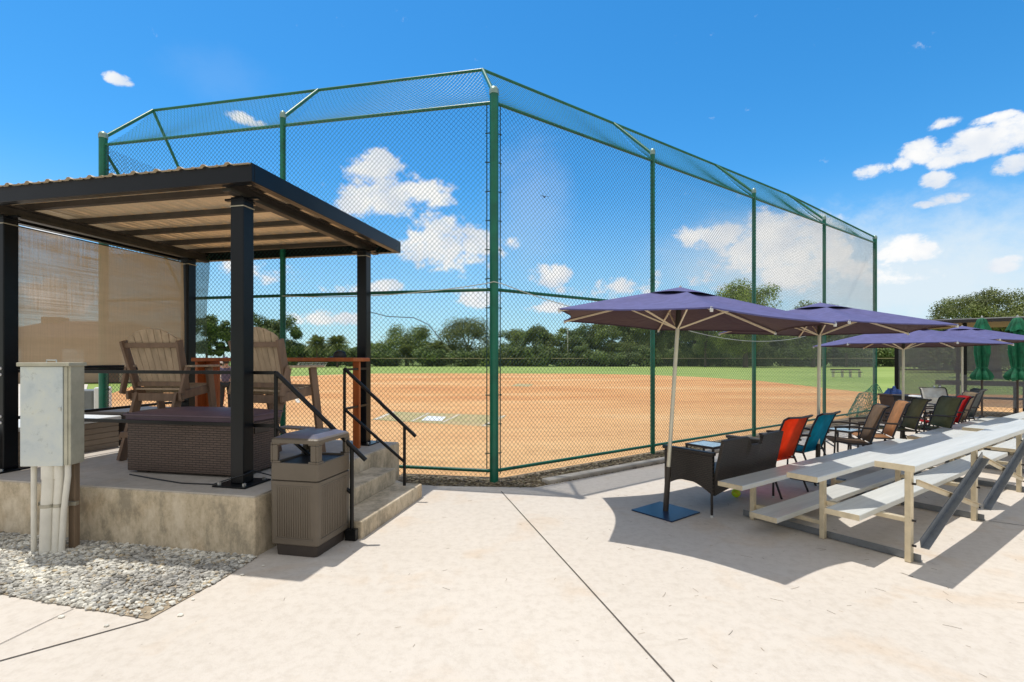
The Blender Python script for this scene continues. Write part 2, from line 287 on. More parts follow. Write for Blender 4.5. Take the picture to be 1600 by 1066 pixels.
# ------------------------------------------------------------------ mesh builder
class MB:
    def __init__(s): s.v = []; s.f = []
    def add(s, vs, fs):
        o = len(s.v); s.v += [tuple(v) for v in vs]; s.f += [tuple(i + o for i in f) for f in fs]; return s
    def box(s, x0, x1, y0, y1, z0, z1, mtx=None):
        vs = [Vector(p) for p in ((x0,y0,z0),(x1,y0,z0),(x1,y1,z0),(x0,y1,z0),(x0,y0,z1),(x1,y0,z1),(x1,y1,z1),(x0,y1,z1))]
        if mtx: vs = [mtx @ v for v in vs]
        return s.add(vs, [(3,2,1,0),(4,5,6,7),(0,1,5,4),(1,2,6,5),(2,3,7,6),(3,0,4,7)])
    def beam(s, a, b, w, h, up=(0,0,1)):
        "box section bar from a to b"
        a, b = Vector(a), Vector(b); d = (b - a); l = d.length; d.normalize()
        u = Vector(up); x = d.cross(u)
        if x.length < 1e-4: x = d.cross(Vector((0, 1, 0)))
        x.normalize(); y = x.cross(d)
        vs = []
        for p in (a, b):
            for sx, sy in ((-1,-1),(1,-1),(1,1),(-1,1)): vs.append(p + x * sx * w / 2 + y * sy * h / 2)
        return s.add(vs, [(0,1,2,3),(7,6,5,4),(0,4,5,1),(1,5,6,2),(2,6,7,3),(3,7,4,0)])
    def tube(s, pts, r, n=8, cap=True):
        pts = [Vector(p) for p in pts]; rs = r if isinstance(r, (list, tuple)) else [r] * len(pts)
        vs = []; fs = []; px = None
        for i, p in enumerate(pts):
            d = (pts[min(i + 1, len(pts) - 1)] - pts[max(i - 1, 0)]).normalized()
            if px is None:
                px = d.cross(Vector((0, 0, 1)))
                if px.length < .05: px = d.cross(Vector((0, 1, 0)))
            px = (px - d * px.dot(d)).normalized(); py = d.cross(px)
            for k in range(n):
                a = 2 * math.pi * k / n; vs.append(p + (px * math.cos(a) + py * math.sin(a)) * rs[i])
        for i in range(len(pts) - 1):
            for k in range(n):
                k2 = (k + 1) % n; fs.append((i*n+k, i*n+k2, (i+1)*n+k2, (i+1)*n+k))
        if cap: fs.append(tuple(range(n - 1, -1, -1))); fs.append(tuple((len(pts)-1)*n + k for k in range(n)))
        return s.add(vs, fs)
    def prism(s, poly, z0, z1):
        n = len(poly); vs = [(p[0], p[1], z0) for p in poly] + [(p[0], p[1], z1) for p in poly]
        return s.add(vs, [tuple(range(n - 1, -1, -1)), tuple(range(n, 2 * n))] + [(i, (i+1) % n, n + (i+1) % n, n + i) for i in range(n)])
    def extr(s, prof, axis, a0, a1):
        "profile (list of 2d) in the plane normal to axis, extruded a0..a1"
        def P(p, t): return (t, p[0], p[1]) if axis == 'x' else (p[0], t, p[1])
        n = len(prof); vs = [P(p, a0) for p in prof] + [P(p, a1) for p in prof]
        return s.add(vs, [tuple(range(n)), tuple(range(2*n - 1, n - 1, -1))] + [(i, n + i, n + (i+1) % n, (i+1) % n) for i in range(n)])
    def grid(s, fn, nu, nv):
        vs = [fn(i / nu, j / nv) for j in range(nv + 1) for i in range(nu + 1)]
        return s.add(vs, [(j*(nu+1)+i, j*(nu+1)+i+1, (j+1)*(nu+1)+i+1, (j+1)*(nu+1)+i) for j in range(nv) for i in range(nu)])
    def lathe(s, prof, n=24, c=(0,0,0), cap=True):
        vs = []; fs = []
        for r, z in prof:
            for k in range(n):
                a = 2*math.pi*k/n; vs.append((c[0] + r*math.cos(a), c[1] + r*math.sin(a), c[2] + z))
        for i in range(len(prof) - 1):
            for k in range(n):
                k2 = (k+1) % n; fs.append((i*n+k, i*n+k2, (i+1)*n+k2, (i+1)*n+k))
        if cap: fs.append(tuple(range(n-1, -1, -1))); fs.append(tuple((len(prof)-1)*n + k for k in range(n)))
        return s.add(vs, fs)
    def build(s, name, mat, parent=None, bevel=0, smooth=False, solid=0, subd=0, fix=True):
        me = bpy.data.meshes.new(name); me.from_pydata(s.v, [], s.f); me.update()
        uvl = me.uv_layers.new(name='UVMap')
        co = s.v
        for p in me.polygons:
            n = p.normal; ax = max(range(3), key=lambda i: abs(n[i]))
            for li in p.loop_indices:
                v = co[me.loops[li].vertex_index]
                uvl.data[li].uv = (v[1], v[2]) if ax == 0 else ((v[0], v[2]) if ax == 1 else (v[0], v[1]))
            if smooth: p.use_smooth = True
        if fix and len(s.f) < 20000:
            bm = bmesh.new(); bm.from_mesh(me); bmesh.ops.recalc_face_normals(bm, faces=bm.faces); bm.to_mesh(me); bm.free()
        me.materials.append(mat if not isinstance(mat, str) else M[mat])
        o = bpy.data.objects.new(name, me); col.objects.link(o)
        if parent: o.parent = parent
        if solid: md = o.modifiers.new('solidify', 'SOLIDIFY'); md.thickness = solid; md.offset = 0
        if bevel:
            md = o.modifiers.new('bevel', 'BEVEL'); md.width = bevel; md.segments = 2; md.limit_method = 'ANGLE'; md.angle_limit = R(40)
        if subd: md = o.modifiers.new('subd', 'SUBSURF'); md.levels = md.render_levels = subd
        if smooth and not subd:
            try:
                for p in me.polygons: p.use_smooth = True
                me.set_sharp_from_angle(angle=R(45))
            except Exception: pass
        return o
def tag(o, label=None, cat=None, group=None, kind=None):
    if label: o['label'] = label
    if cat: o['category'] = cat
    if group: o['group'] = group
    if kind: o['kind'] = kind
    return o
def thing(name, label, cat, loc=(0,0,0), rz=0, group=None):
    o = bpy.data.objects.new(name, None); o.empty_display_size = .1; col.objects.link(o)
    o.location = loc; o.rotation_euler = (0, 0, rz); return tag(o, label, cat, group)
def dup(root, loc, rz=0, label=None, group=None, scale=None):
    r = root.copy(); col.objects.link(r); r.location = loc; r.rotation_euler = (0, 0, rz)
    if scale: r.scale = scale
    if label: r['label'] = label
    if group: r['group'] = group
    for ch in list(root.children):
        c = ch.copy(); col.objects.link(c); c.parent = r
        for g in list(ch.children):
            d = g.copy(); col.objects.link(d); d.parent = c
    return r
def struct(o): o['kind'] = 'structure'; return o

# ------------------------------------------------------------------ world
SUN = Vector((-.20, .155, 1)).normalized()
def world():
    w = bpy.data.worlds.new('World'); sc.world = w; w.use_nodes = True; nt = w.node_tree; L = nt.links; nt.nodes.clear()
    out = N(nt, 'ShaderNodeOutputWorld'); bg = N(nt, 'ShaderNodeBackground', Strength=.15); L.new(bg.outputs[0], out.inputs[0])
    sky = N(nt, 'ShaderNodeTexSky', sky_type='NISHITA'); sky.sun_disc = False
    sky.sun_elevation = math.asin(SUN.z); sky.sun_rotation = math.atan2(SUN.x, SUN.y); sky.air_density = 1.0; sky.dust_density = .25; sky.ozone_density = 2.2
    hs = N(nt, 'ShaderNodeHueSaturation', Saturation=1.20, Value=1.16); tint = N(nt, 'ShaderNodeMix', data_type='RGBA', blend_type='MULTIPLY'); tint.inputs[0].default_value = 1; L.new(sky.outputs[0], tint.inputs[6]); tint.inputs[7].default_value = (.70, .95, 1.06, 1); L.new(tint.outputs[2], hs.inputs['Color'])
    tc = N(nt, 'ShaderNodeTexCoord'); sp = N(nt, 'ShaderNodeSeparateXYZ'); L.new(tc.outputs['Generated'], sp.inputs[0])
    az = N(nt, 'ShaderNodeMath', operation='ARCTAN2'); L.new(sp.outputs[0], az.inputs[0]); L.new(sp.outputs[1], az.inputs[1])
    el = N(nt, 'ShaderNodeMath', operation='ARCSINE'); L.new(sp.outputs[2], el.inputs[0])
    uv = N(nt, 'ShaderNodeCombineXYZ'); L.new(az.outputs[0], uv.inputs[0]); L.new(el.outputs[0], uv.inputs[1])
    clouds = [(592,262,36,26,1),(600,300,62,34,1),(562,312,34,26,1),(672,302,38,20,.95),(560,262,30,16,.9),
      (690,382,60,38,1.05),(740,386,42,30,1),(655,398,36,20,.85),(796,378,18,10,.8),(862,430,36,15,.95),(745,466,34,14,.85),(610,449,22,10,.85),(560,452,50,9,.7),(520,498,60,11,.75),(860,480,40,9,.7),
      (1130,366,60,20,1),(1200,366,60,34,1.05),(1250,380,60,38,1.05),(1190,395,70,34,.95),(1300,385,40,30,.9),(1400,390,44,17,1),(1440,392,30,12,.85),(1120,425,80,18,.55),(960,450,70,16,.55),(1240,430,120,26,.75),(1400,437,60,12,.5),
      (1525,222,60,24,1.1),(1575,212,50,26,1.1),(1500,245,40,12,.9),(1440,234,30,18,1.05),(1368,266,30,10,1),(1408,256,20,9,.8),(1580,256,32,14,1),(1474,194,26,9,.8),(1550,186,40,7,.75),(1467,284,25,12,.9),(1486,310,36,9,.95),(1450,318,26,5,.6),
      (1562,415,26,11,.85),(1582,405,18,6,.75),(183,124,20,9,1),(200,131,10,6,.8),(375,183,26,8,.8),(402,193,16,6,.8),(90,350,90,18,.6),(400,425,60,16,.6),(60,470,120,30,.6)]
    mask = None
    for (px, py, rx, ry, d) in clouds:
        a0 = math.atan2(px - CX, F); hyp = math.hypot(px - CX, F); e0 = math.atan2(HY - py, hyp)
        sa = rx / F * math.cos(a0) ** 2; se = ry / hyp * math.cos(e0) ** 2
        v1 = N(nt, 'ShaderNodeVectorMath', operation='SUBTRACT'); L.new(uv.outputs[0], v1.inputs[0]); v1.inputs[1].default_value = (a0, e0, 0)
        v2 = N(nt, 'ShaderNodeVectorMath', operation='MULTIPLY'); L.new(v1.outputs[0], v2.inputs[0]); v2.inputs[1].default_value = (1 / sa / 1.25, 1 / se / 1.25, 0)
        v3 = N(nt, 'ShaderNodeVectorMath', operation='DOT_PRODUCT'); L.new(v2.outputs[0], v3.inputs[0]); L.new(v2.outputs[0], v3.inputs[1])
        m1 = N(nt, 'ShaderNodeMath', operation='MULTIPLY_ADD'); L.new(v3.outputs['Value'], m1.inputs[0]); m1.inputs[1].default_value = -d; m1.inputs[2].default_value = d * 1.10
        if mask is None: mask = m1
        else:
            mm = N(nt, 'ShaderNodeMath', operation='MAXIMUM'); L.new(mask.outputs[0], mm.inputs[0]); L.new(m1.outputs[0], mm.inputs[1]); mask = mm
    mc = N(nt, 'ShaderNodeMath', operation='MAXIMUM'); L.new(mask.outputs[0], mc.inputs[0]); mc.inputs[1].default_value = -.6
    mp = N(nt, 'ShaderNodeMapping'); mp.inputs['Scale'].default_value = (1, 1.35, 1); L.new(uv.outputs[0], mp.inputs['Vector'])
    n = N(nt, 'ShaderNodeTexNoise', Scale=17, Detail=12, Roughness=.66, Distortion=.15); L.new(mp.outputs[0], n.inputs['Vector'])
    na = N(nt, 'ShaderNodeMath', operation='MULTIPLY_ADD'); L.new(n.outputs['Fac'], na.inputs[0]); na.inputs[1].default_value = 4.4; na.inputs[2].default_value = -2.3
    sm = N(nt, 'ShaderNodeMath', operation='ADD'); L.new(mc.outputs[0], sm.inputs[0]); L.new(na.outputs[0], sm.inputs[1])
    rp = ramp(nt, [(.0, (0, 0, 0)), (.25, (.22,) * 3), (.6, (.85,) * 3), (.95, (1, 1, 1))]); L.new(sm.outputs[0], rp.inputs['Fac'])
    # cloud tone: white tops, slightly grey-blue bellies
    n2 = N(nt, 'ShaderNodeTexNoise', Scale=11, Detail=6); mp2 = N(nt, 'ShaderNodeMapping'); mp2.inputs['Location'].default_value = (.3, -.022, 0); L.new(uv.outputs[0], mp2.inputs['Vector']); L.new(mp2.outputs[0], n2.inputs['Vector'])
    cr = ramp(nt, [(.35, (5.0, 5.4, 6.0)), (.6, (6.7, 6.7, 6.65))]); L.new(n2.outputs['Fac'], cr.inputs['Fac'])
    # haze toward the horizon
    hz = N(nt, 'ShaderNodeMapRange'); hz.inputs['From Min'].default_value = .0; hz.inputs['From Max'].default_value = .34; hz.inputs['To Min'].default_value = .62; hz.inputs['To Max'].default_value = 0; hz.interpolation_type = 'SMOOTHSTEP'; L.new(el.outputs[0], hz.inputs['Value'])
    mh = N(nt, 'ShaderNodeMix', data_type='RGBA'); L.new(hz.outputs[0], mh.inputs[0]); L.new(hs.outputs[0], mh.inputs[6]); mh.inputs[7].default_value = (3.2, 4.6, 5.7, 1)
    def haze(src, px, py, rx, ry, amt):
        a0 = math.atan2(px - CX, F); e0 = math.atan2(HY - py, math.hypot(px - CX, F))
        w1 = N(nt, 'ShaderNodeVectorMath', operation='SUBTRACT'); L.new(uv.outputs[0], w1.inputs[0]); w1.inputs[1].default_value = (a0, e0, 0)
        w2 = N(nt, 'ShaderNodeVectorMath', operation='MULTIPLY'); L.new(w1.outputs[0], w2.inputs[0]); w2.inputs[1].default_value = (1/rx, 1/ry, 0)
        w3 = N(nt, 'ShaderNodeVectorMath', operation='LENGTH'); L.new(w2.outputs[0], w3.inputs[0])
        w5 = N(nt, 'ShaderNodeMath', operation='MULTIPLY_ADD'); L.new(n.outputs['Fac'], w5.inputs[0]); w5.inputs[1].default_value = .9; w5.inputs[2].default_value = -.45
        w6 = N(nt, 'ShaderNodeMath', operation='ADD'); L.new(w3.outputs['Value'], w6.inputs[0]); L.new(w5.outputs[0], w6.inputs[1])
        w4 = N(nt, 'ShaderNodeMapRange', interpolation_type='SMOOTHSTEP'); w4.inputs['From Min'].default_value = 1.1; w4.inputs['From Max'].default_value = .1; w4.inputs['To Max'].default_value = amt; L.new(w6.outputs[0], w4.inputs['Value'])
        mz = N(nt, 'ShaderNodeMix', data_type='RGBA'); L.new(w4.outputs[0], mz.inputs[0]); L.new(src, mz.inputs[6]); mz.inputs[7].default_value = (5.2, 5.8, 6.2, 1); return mz.outputs[2]
    hzo = haze(mh.outputs[2], 1440, 440, .32, .14, .88)
    hzo = haze(hzo, 830, 330, .10, .16, .24)
    hzo = haze(hzo, 1180, 400, .22, .09, .5)
    hzo = haze(hzo, 345, 120, .10, .05, .06)
    mx = N(nt, 'ShaderNodeMix', data_type='RGBA'); L.new(rp.outputs[0], mx.inputs[0]); L.new(hzo, mx.inputs[6]); L.new(cr.outputs[0], mx.inputs[7])
    # unseen neutral veil added overhead and behind the viewer to lift the shade
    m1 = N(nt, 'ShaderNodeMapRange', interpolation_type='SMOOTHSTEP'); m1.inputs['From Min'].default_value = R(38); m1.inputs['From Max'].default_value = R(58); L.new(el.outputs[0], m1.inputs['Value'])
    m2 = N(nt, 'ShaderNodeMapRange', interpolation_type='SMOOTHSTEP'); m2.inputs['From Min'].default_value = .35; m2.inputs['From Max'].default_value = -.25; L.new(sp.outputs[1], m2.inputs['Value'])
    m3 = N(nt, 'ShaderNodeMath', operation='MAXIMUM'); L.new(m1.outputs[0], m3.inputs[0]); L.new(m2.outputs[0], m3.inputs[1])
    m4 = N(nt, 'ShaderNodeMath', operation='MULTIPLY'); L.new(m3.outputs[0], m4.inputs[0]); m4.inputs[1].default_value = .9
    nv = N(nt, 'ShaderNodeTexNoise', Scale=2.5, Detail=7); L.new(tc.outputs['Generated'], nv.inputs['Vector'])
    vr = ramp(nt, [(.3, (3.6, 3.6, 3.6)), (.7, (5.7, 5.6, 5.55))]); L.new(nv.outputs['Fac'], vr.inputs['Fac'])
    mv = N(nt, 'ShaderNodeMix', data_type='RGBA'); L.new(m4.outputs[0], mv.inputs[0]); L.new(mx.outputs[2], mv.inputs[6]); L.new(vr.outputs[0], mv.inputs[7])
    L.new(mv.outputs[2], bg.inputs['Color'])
world()
sd = bpy.data.lights.new('sun', 'SUN'); sd.energy = 3.55; sd.angle = R(.53); sd.color = (1, .96, .90)
so = bpy.data.objects.new('sun', sd); col.objects.link(so); so.rotation_euler = SUN.to_track_quat('Z', 'Y').to_euler()
sc.view_settings.view_transform = 'Standard'; sc.view_settings.look = 'None'; sc.view_settings.exposure = 0

# ------------------------------------------------------------------ frames of reference
PO = Vector((-2.01, 3.95, 0)); PR = R(-12)          # pavilion frame: x to the right, y toward the field
BO = Vector((2.81, 3.53, 0)); BR = R(35.2)          # bleacher frame
C0 = Vector((-.227, 6.41, 0))                        # backstop corner post
WL = Vector((-.978, .208, 0)); WR = Vector((.802, .597, 0))
NL = Vector((.208, .978, 0)); NR = Vector((-.597, .802, 0))
def pav(x, y, z=0):
    c, s = math.cos(PR), math.sin(PR); return Vector((PO.x + x*c - y*s, PO.y + x*s + y*c, z))

# ------------------------------------------------------------------ ground
b = MB(); b.prism([(-1500,-300),(1500,-300),(1500,2500),(-1500,2500)], -.06, -.05); struct(b.build('grass_field', 'grass'))
arc0 = [G(470,587), G(560,583.5), G(700,583), G(900,583.5), G(1000,585), G(1090,588.5), G(1180,594), G(1240,600), G(1300,607), G(1377,614)]
rnd = random.Random(8); arc = []
for (xa, ya), (xb, yb) in zip(arc0[:-1], arc0[1:]):
    n_ = max(2, int(math.hypot(xb - xa, yb - ya) / .5))
    for i in range(n_): arc.append((xa + (xb-xa)*i/n_ + rnd.uniform(-.15, .15), ya + (yb-ya)*i/n_ + rnd.uniform(-.35, .35)))
arc.append(arc0[-1])
poly = [(14,13.5), (2,7.0), (C0.x, 6.6), (-6.3,7.9), (-15, 17.5)] + [(-26, 36)] + arc + [(24, 22)]
b = MB(); b.add([(x, y, -.035) for x, y in poly], [tuple(range(len(poly)))]); struct(b.build('infield_dirt', 'dirt', fix=False))
kc = Vector((*G(835,762), 0)); kd = Vector((.812,.583,0)); kn = Vector((-.583,.812,0)); ke = kc + kd * 12.6
pave = [(-40,-8),(40,-8),(40,10),(16.5,10.2),(13.6,12.6),(11.2,14.6),(ke.x,ke.y),(kc.x,kc.y),G(774,761),G(700,760),(-1.3,6.25),(-1.5,6.5),(-6.6,7.45),(-26,31),(-45,34)]
b = MB(); b.prism(pave, -.10, 0); struct(b.build('concrete_pavement', 'concrete'))
def strip(name, a, c, w, z, mat, jit=0):
    a, c = Vector(a), Vector(c); d = (c - a); l = d.length; d.normalize(); n = Vector((-d.y, d.x)); k = max(2, int(l / .12)) if jit else 1
    rnd = random.Random(3); L_ = []; off = 0
    for i in range(k + 1):
        if jit and 0 < i < k: off += rnd.uniform(-jit, jit)
        p = a + d * l * i / k + n * off; L_.append((p - n * w / 2, p + n * w / 2))
    bb = MB(); vs = []
    for p, q in L_: vs += [(p.x, p.y, z), (q.x, q.y, z)]
    bb.add(vs, [(2*i, 2*i+2, 2*i+3, 2*i+1) for i in range(k)]); return struct(bb.build(name, mat))
strip('pavement_joint', G(783,768), G(1053,1066), .010, .004, 'joint', .0007)
j0 = Vector(G(232,969)); j1 = Vector(G(0,1033.6)); strip('pavement_joint', j0, j1 + (j1 - j0) * 2, .011, .004, 'joint', .0007)
strip('pavement_crack', G(115,952), G(0,1008), .005, .004, 'joint', .012)
strip('pavement_joint', Vector(G(1053,1066)) + Vector((.02, -.05)), Vector(G(1053,1066)) + Vector((.9, -3)), .010, .004, 'joint')
jb = Vector(G(1528,812)); strip('pavement_joint', jb + Vector((.0, 0)), jb + Vector((5.0, -3.6)), .009, .004, 'joint')
# gravel bed in front of the platform
gb = [G(232,969), G(351,903.5), (PO.x + .02, PO.y), pav(-9, 0)[:2], (-11, 5.2), (-3.37 - 6, 3.327 + 1.62), G(0,929)]
b = MB(); b.add([(p[0], p[1], .005) for p in gb], [tuple(range(len(gb)))]); struct(b.build('gravel_bed_soil', 'gravel_base', fix=False))
def inpoly(x, y, P):
    c = False; j = len(P) - 1
    for i in range(len(P)):
        if (P[i][1] > y) != (P[j][1] > y) and x < (P[j][0] - P[i][0]) * (y - P[i][1]) / (P[j][1] - P[i][1]) + P[i][0]: c = not c
        j = i
    return c
def ico():
    t = (1 + 5 ** .5) / 2
    v = [(-1,t,0),(1,t,0),(-1,-t,0),(1,-t,0),(0,-1,t),(0,1,t),(0,-1,-t),(0,1,-t),(t,0,-1),(t,0,1),(-t,0,-1),(-t,0,1)]
    f = [(0,11,5),(0,5,1),(0,1,7),(0,7,10),(0,10,11),(1,5,9),(5,11,4),(11,10,2),(10,7,6),(7,1,8),(3,9,4),(3,4,2),(3,2,6),(3,6,8),(3,8,9),(4,9,5),(2,4,11),(6,2,10),(8,6,7),(9,8,1)]
    return [Vector(p).normalized() for p in v], f
IV, IF = ico()
def pebbles(name, P, n, smin, smax, mat, z0, flat=.6, long=1.0, seed=1, box=None, thin=None):
    rnd = random.Random(seed); xs = [p[0] for p in P]; ys = [p[1] for p in P]
    x0, x1, y0, y1 = box or (min(xs), max(xs), min(ys), max(ys)); bb = MB(); k = 0
    while k < n:
        x = rnd.uniform(x0, x1); y = rnd.uniform(y0, y1)
        if not inpoly(x, y, P): continue
        if thin and rnd.random() < max(0, 1 - math.hypot(x - thin[0], y - thin[1]) / .55) * 1.1: k += .3; continue
        k += 1; s = (smin + (smax - smin) * rnd.random() ** 1.6) * .5; rz = rnd.uniform(0, 6.3)
        mt = Matrix.Rotation(rz, 3, 'Z') @ Matrix.Rotation(rnd.uniform(-.5, .5), 3, 'X') @ Matrix.Diagonal((s * rnd.uniform(.9, 1.3) * long, s * rnd.uniform(.6, 1), s * flat * rnd.uniform(.7, 1.2)))
        o = Vector((x, y, z0 + s * .25 + rnd.uniform(0, s * .5)))
        bb.add([mt @ (v * rnd.uniform(.75, 1.2)) + o for v in IV], IF)
    ob = bb.build(name, mat, fix=False); return ob
tag(pebbles('gravel', gb, 15500, .014, .043, 'stones', .003, .55, box=(-4.9, -1.95, 2.9, 5.0), thin=gb[0]), 'pale grey and cream gravel filling the bed before the concrete platform', 'gravel', kind='stuff')
sp_ = [(-2.20, 2.90), (-1.95, 2.95), (-1.72, 3.90), (-1.90, 3.93)]
for k, (p_, q_) in enumerate(((-2.05, 3.25), (-1.93, 3.62), (-2.0, 3.05), (-1.86, 3.78), (-2.35, 2.93), (-2.7, 3.03))):
    bb = MB(); s_ = .010 + .003 * (k % 3); bb.add([Vector((v.x*s_*1.3 + p_, v.y*s_ + q_, v.z*s_*.6 + .006)) for v in IV], IF)
    tag(bb.build('stray_stone', 'stones'), 'single small pale stone strayed onto the concrete beside the gravel bed', 'stone', 'stray stones beside the gravel bed')
# mulch strips under the backstop
f1 = C0 + WR * 13; m1 = [(kc.x, kc.y), (ke.x, ke.y), (f1.x, f1.y + .25), (C0.x + .1, C0.y + .25), (-1.5, 6.9), (-1.5, 6.5), (-1.3, 6.25), G(700,760), G(774,761)]
b = MB(); b.add([(p[0], p[1], -.012) for p in m1], [tuple(range(len(m1)))]); struct(b.build('planting_strip_soil', 'mulch_base', fix=False))
m2 = [(kc.x, kc.y), (kc.x + kd.x*5, kc.y + kd.y*5), (C0.x + WR.x*5.4, C0.y + WR.y*5.4 + .1), (C0.x + .1, C0.y + .15), (-1.45, 6.8), (-1.3, 6.25), G(700,760), G(774,761)]
tag(pebbles('mulch', m2, 5200, .012, .035, 'shards', -.008, .5, 1.7, 5), 'brown mulch and dry leaf litter along the foot of the backstop', 'mulch', kind='stuff')
k0 = kc + kd * .25
b = MB(); b.beam((*(k0 + kn*.10)[:2], .012), (*(ke + kn*.10)[:2], .012), .15, .07)
tag(b.build('kerb', 'kerb', bevel=.015), 'low grey concrete edging running beside the right backstop wall', 'kerb')
# home plate mat, pitching mat, chalk
def flat(name, pts, z, mat): bb = MB(); bb.add([(p[0], p[1], z) for p in pts], [tuple(range(len(pts)))]); return bb.build(name, mat)
M['chalk'] = pm('chalk', (.62, .55, .45), .2, 3, .9)
mt = thing('home_plate_mat', 'green turf mat with white plate and batter box lines at home plate', 'turf mat')
flat('mat', [G(580,654), G(764,665), G(792,648), G(611,641.5)], -.029, 'turf').parent = mt
flat('home_plate', [G(658,655.5), G(690,656.5), G(697,650), G(668,648.5)], -.024, 'white').parent = mt
for q in ([(642,656.5),(646,656.8),(672,644),(669,643.8)], [(690,658),(694,658.2),(720,646),(717,645.8)], [(752,664),(757,664.3),(790,648),(787,647.8)], [(583,654),(590,654.4),(618,642),(614,641.8)]):
    flat('chalk_line', [G(*p) for p in q], -.024, 'chalk').parent = mt
tag(flat('pitching_mat', [G(798,602.5), G(826,603.5), G(834,599.5), G(808,598.8)], -.028, 'turf'), 'small pale green pitching mat out in the middle of the infield', 'turf mat')
tag(flat('chalk_line', [G(452,600), G(455,600), G(470,628), G(463,628)], -.028, 'chalk'), 'curved white chalk mark on the dirt left of home plate', 'chalk line')
# twigs and needles on the pavement
rnd = random.Random(11); b = MB()
for i in range(230):
    x = rnd.uniform(-1.5, 5.5); y = rnd.uniform(1.9, 6) ; 
    if rnd.random() > .35 + .65 * (x > .8): continue
    a = rnd.uniform(0, 6.3); l = rnd.choice([rnd.uniform(.01, .04), rnd.uniform(.02, .09)]); bend = rnd.uniform(-.15, .15)
    p = [Vector((x, y, .003))]
    for k in range(3): a += bend; p.append(p[-1] + Vector((math.cos(a), math.sin(a), 0)) * l / 3)
    b.tube(p, .001, 3, False)
tag(b.build('twigs', 'twig', fix=False), 'scattered dry twigs and pine needles on the pale pavement', 'twigs', kind='stuff')

# ------------------------------------------------------------------ backstop
def chainlink(origin, ux, uz, L_, H_, d=.065, r=.0029, name='chainlink_panel', parent=None, mat='green_wire', n=3, sag=0):
    "woven zig-zag wires filling an L x H panel"
    bb = MB(); origin = Vector(origin); ux = Vector(ux).normalized(); uz = Vector(uz).normalized(); un = ux.cross(uz).normalized()
    st = d / 2; cols = int(L_ / st); rows = int(H_ / st)
    offs = [(ux * math.cos(2*math.pi*k/n) + un * math.sin(2*math.pi*k/n)) * r for k in range(n)]
    vs = bb.v; fs = bb.f
    for c in range(cols):
        x0 = (c + .5) * st; o = len(vs); m_ = rows + 1
        for k in range(m_):
            sgn = 1 if (k + c) % 2 == 0 else -1
            p = origin + ux * (x0 + sgn * (st / 2 - r * .4)) + uz * (k * st) + un * (.0015 * sgn)
            for q in offs: vs.append((p.x + q.x, p.y + q.y, p.z + q.z))
        for i in range(m_ - 1):
            for k in range(n): fs.append((o+i*n+k, o+i*n+(k+1) % n, o+(i+1)*n+(k+1) % n, o+(i+1)*n+k))
    return bb.build(name, mat, parent, fix=False)
bs = thing('backstop_fence', 'tall green chain link backstop with overhanging top behind home plate', 'backstop', C0)
HP = 4.93; ZT = 4.80; ZM = 2.43; ZB = .13
posts = [(Vector((0,0,0)), .056)] + [(WL * 3.03, .038), (WL * 6.12, .056)] + [(WR * s, .038) for s in (3.16, 6.38, 9.66)] + [(WR * 12.93, .05)]
nrm = [(NL + NR).normalized(), NL, NL, NR, NR, NR, NR]
tops = []
for (p, r), n_ in zip(posts, nrm):
    b = MB(); b.tube([p + Vector((0,0,-.1)), p + Vector((0,0,HP))], r, 16); b.build('post', 'green', bs, smooth=True)
    k = 1.0 if n_ is not nrm[0] else 1/ math.cos(R(24))
    last = p is posts[-1][0]
    tp = p + n_ * .84 * k + Vector((0, 0, HP + .80))
    if last: tp = p + Vector((0, 0, HP + .02))
    tops.append(tp)
    if not last:
        b = MB(); b.tube([p + Vector((0,0,HP - .02)), tp], .026, 10); b.build('overhang_arm', 'green', bs, smooth=True)
    b = MB(); b.lathe([(r*1.12, -.03), (r*1.15, .02), (r*.8, .06), (.01, .075)], 14, p + Vector((0,0,HP))); b.build('post_cap', 'cap_metal', bs, smooth=True)
order = [2, 1, 0, 3, 4, 5, 6]
for i, j in zip(order[:-1], order[1:]):
    pi, pj = posts[i][0], posts[j][0]; d = (pj - pi).normalized(); ln = (pj - pi).length
    for z, r in ((ZT, .022), (ZM, .022), (ZB, .022)):
        b = MB(); b.tube([pi + Vector((0,0,z)), pj + Vector((0,0,z))], r, 10); b.build('rail', 'green', bs, smooth=True)
    b = MB(); b.tube([tops[i], tops[j]], .022, 10); b.build('overhang_rail', 'green', bs, smooth=True)
    nn = NL if j in (1, 0) and i in (2, 1) else NR
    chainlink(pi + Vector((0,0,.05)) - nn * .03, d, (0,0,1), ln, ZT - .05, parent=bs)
# hood mesh (quads between the top rail and the overhang rail)
def hood(a, b_, c, d_, sag=.05):
    bb = MB(); n1 = int((b_ - a).length / .065); n2 = 26
    for fam in (0, 1):
        for i in range(-n2 // 2, n1 + n2 // 2):
            pts = []
            for k in range(n2 + 1):
                u = (i + (k / 2 if fam else -k / 2) + (0 if fam else n2 / 4) - (n2 / 4 if fam else 0)) / n1; v = k / n2
                if 0 <= u <= 1:
                    p = (a * (1-u) + b_ * u) * (1-v) + (d_ * (1-u) + c * u) * v
                    p = p - Vector((0,0,1)) * sag * math.sin(math.pi * v) * (.6 + .4 * math.sin(u * 9)); pts.append(p)
            if len(pts) > 1: bb.tube(pts[::2] if len(pts) > 4 else pts, .0022, 3, False)
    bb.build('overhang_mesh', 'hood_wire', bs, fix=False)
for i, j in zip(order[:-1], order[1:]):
    hood(posts[i][0] + Vector((0,0,ZT)), posts[j][0] + Vector((0,0,ZT)), tops[j], tops[i], .10)
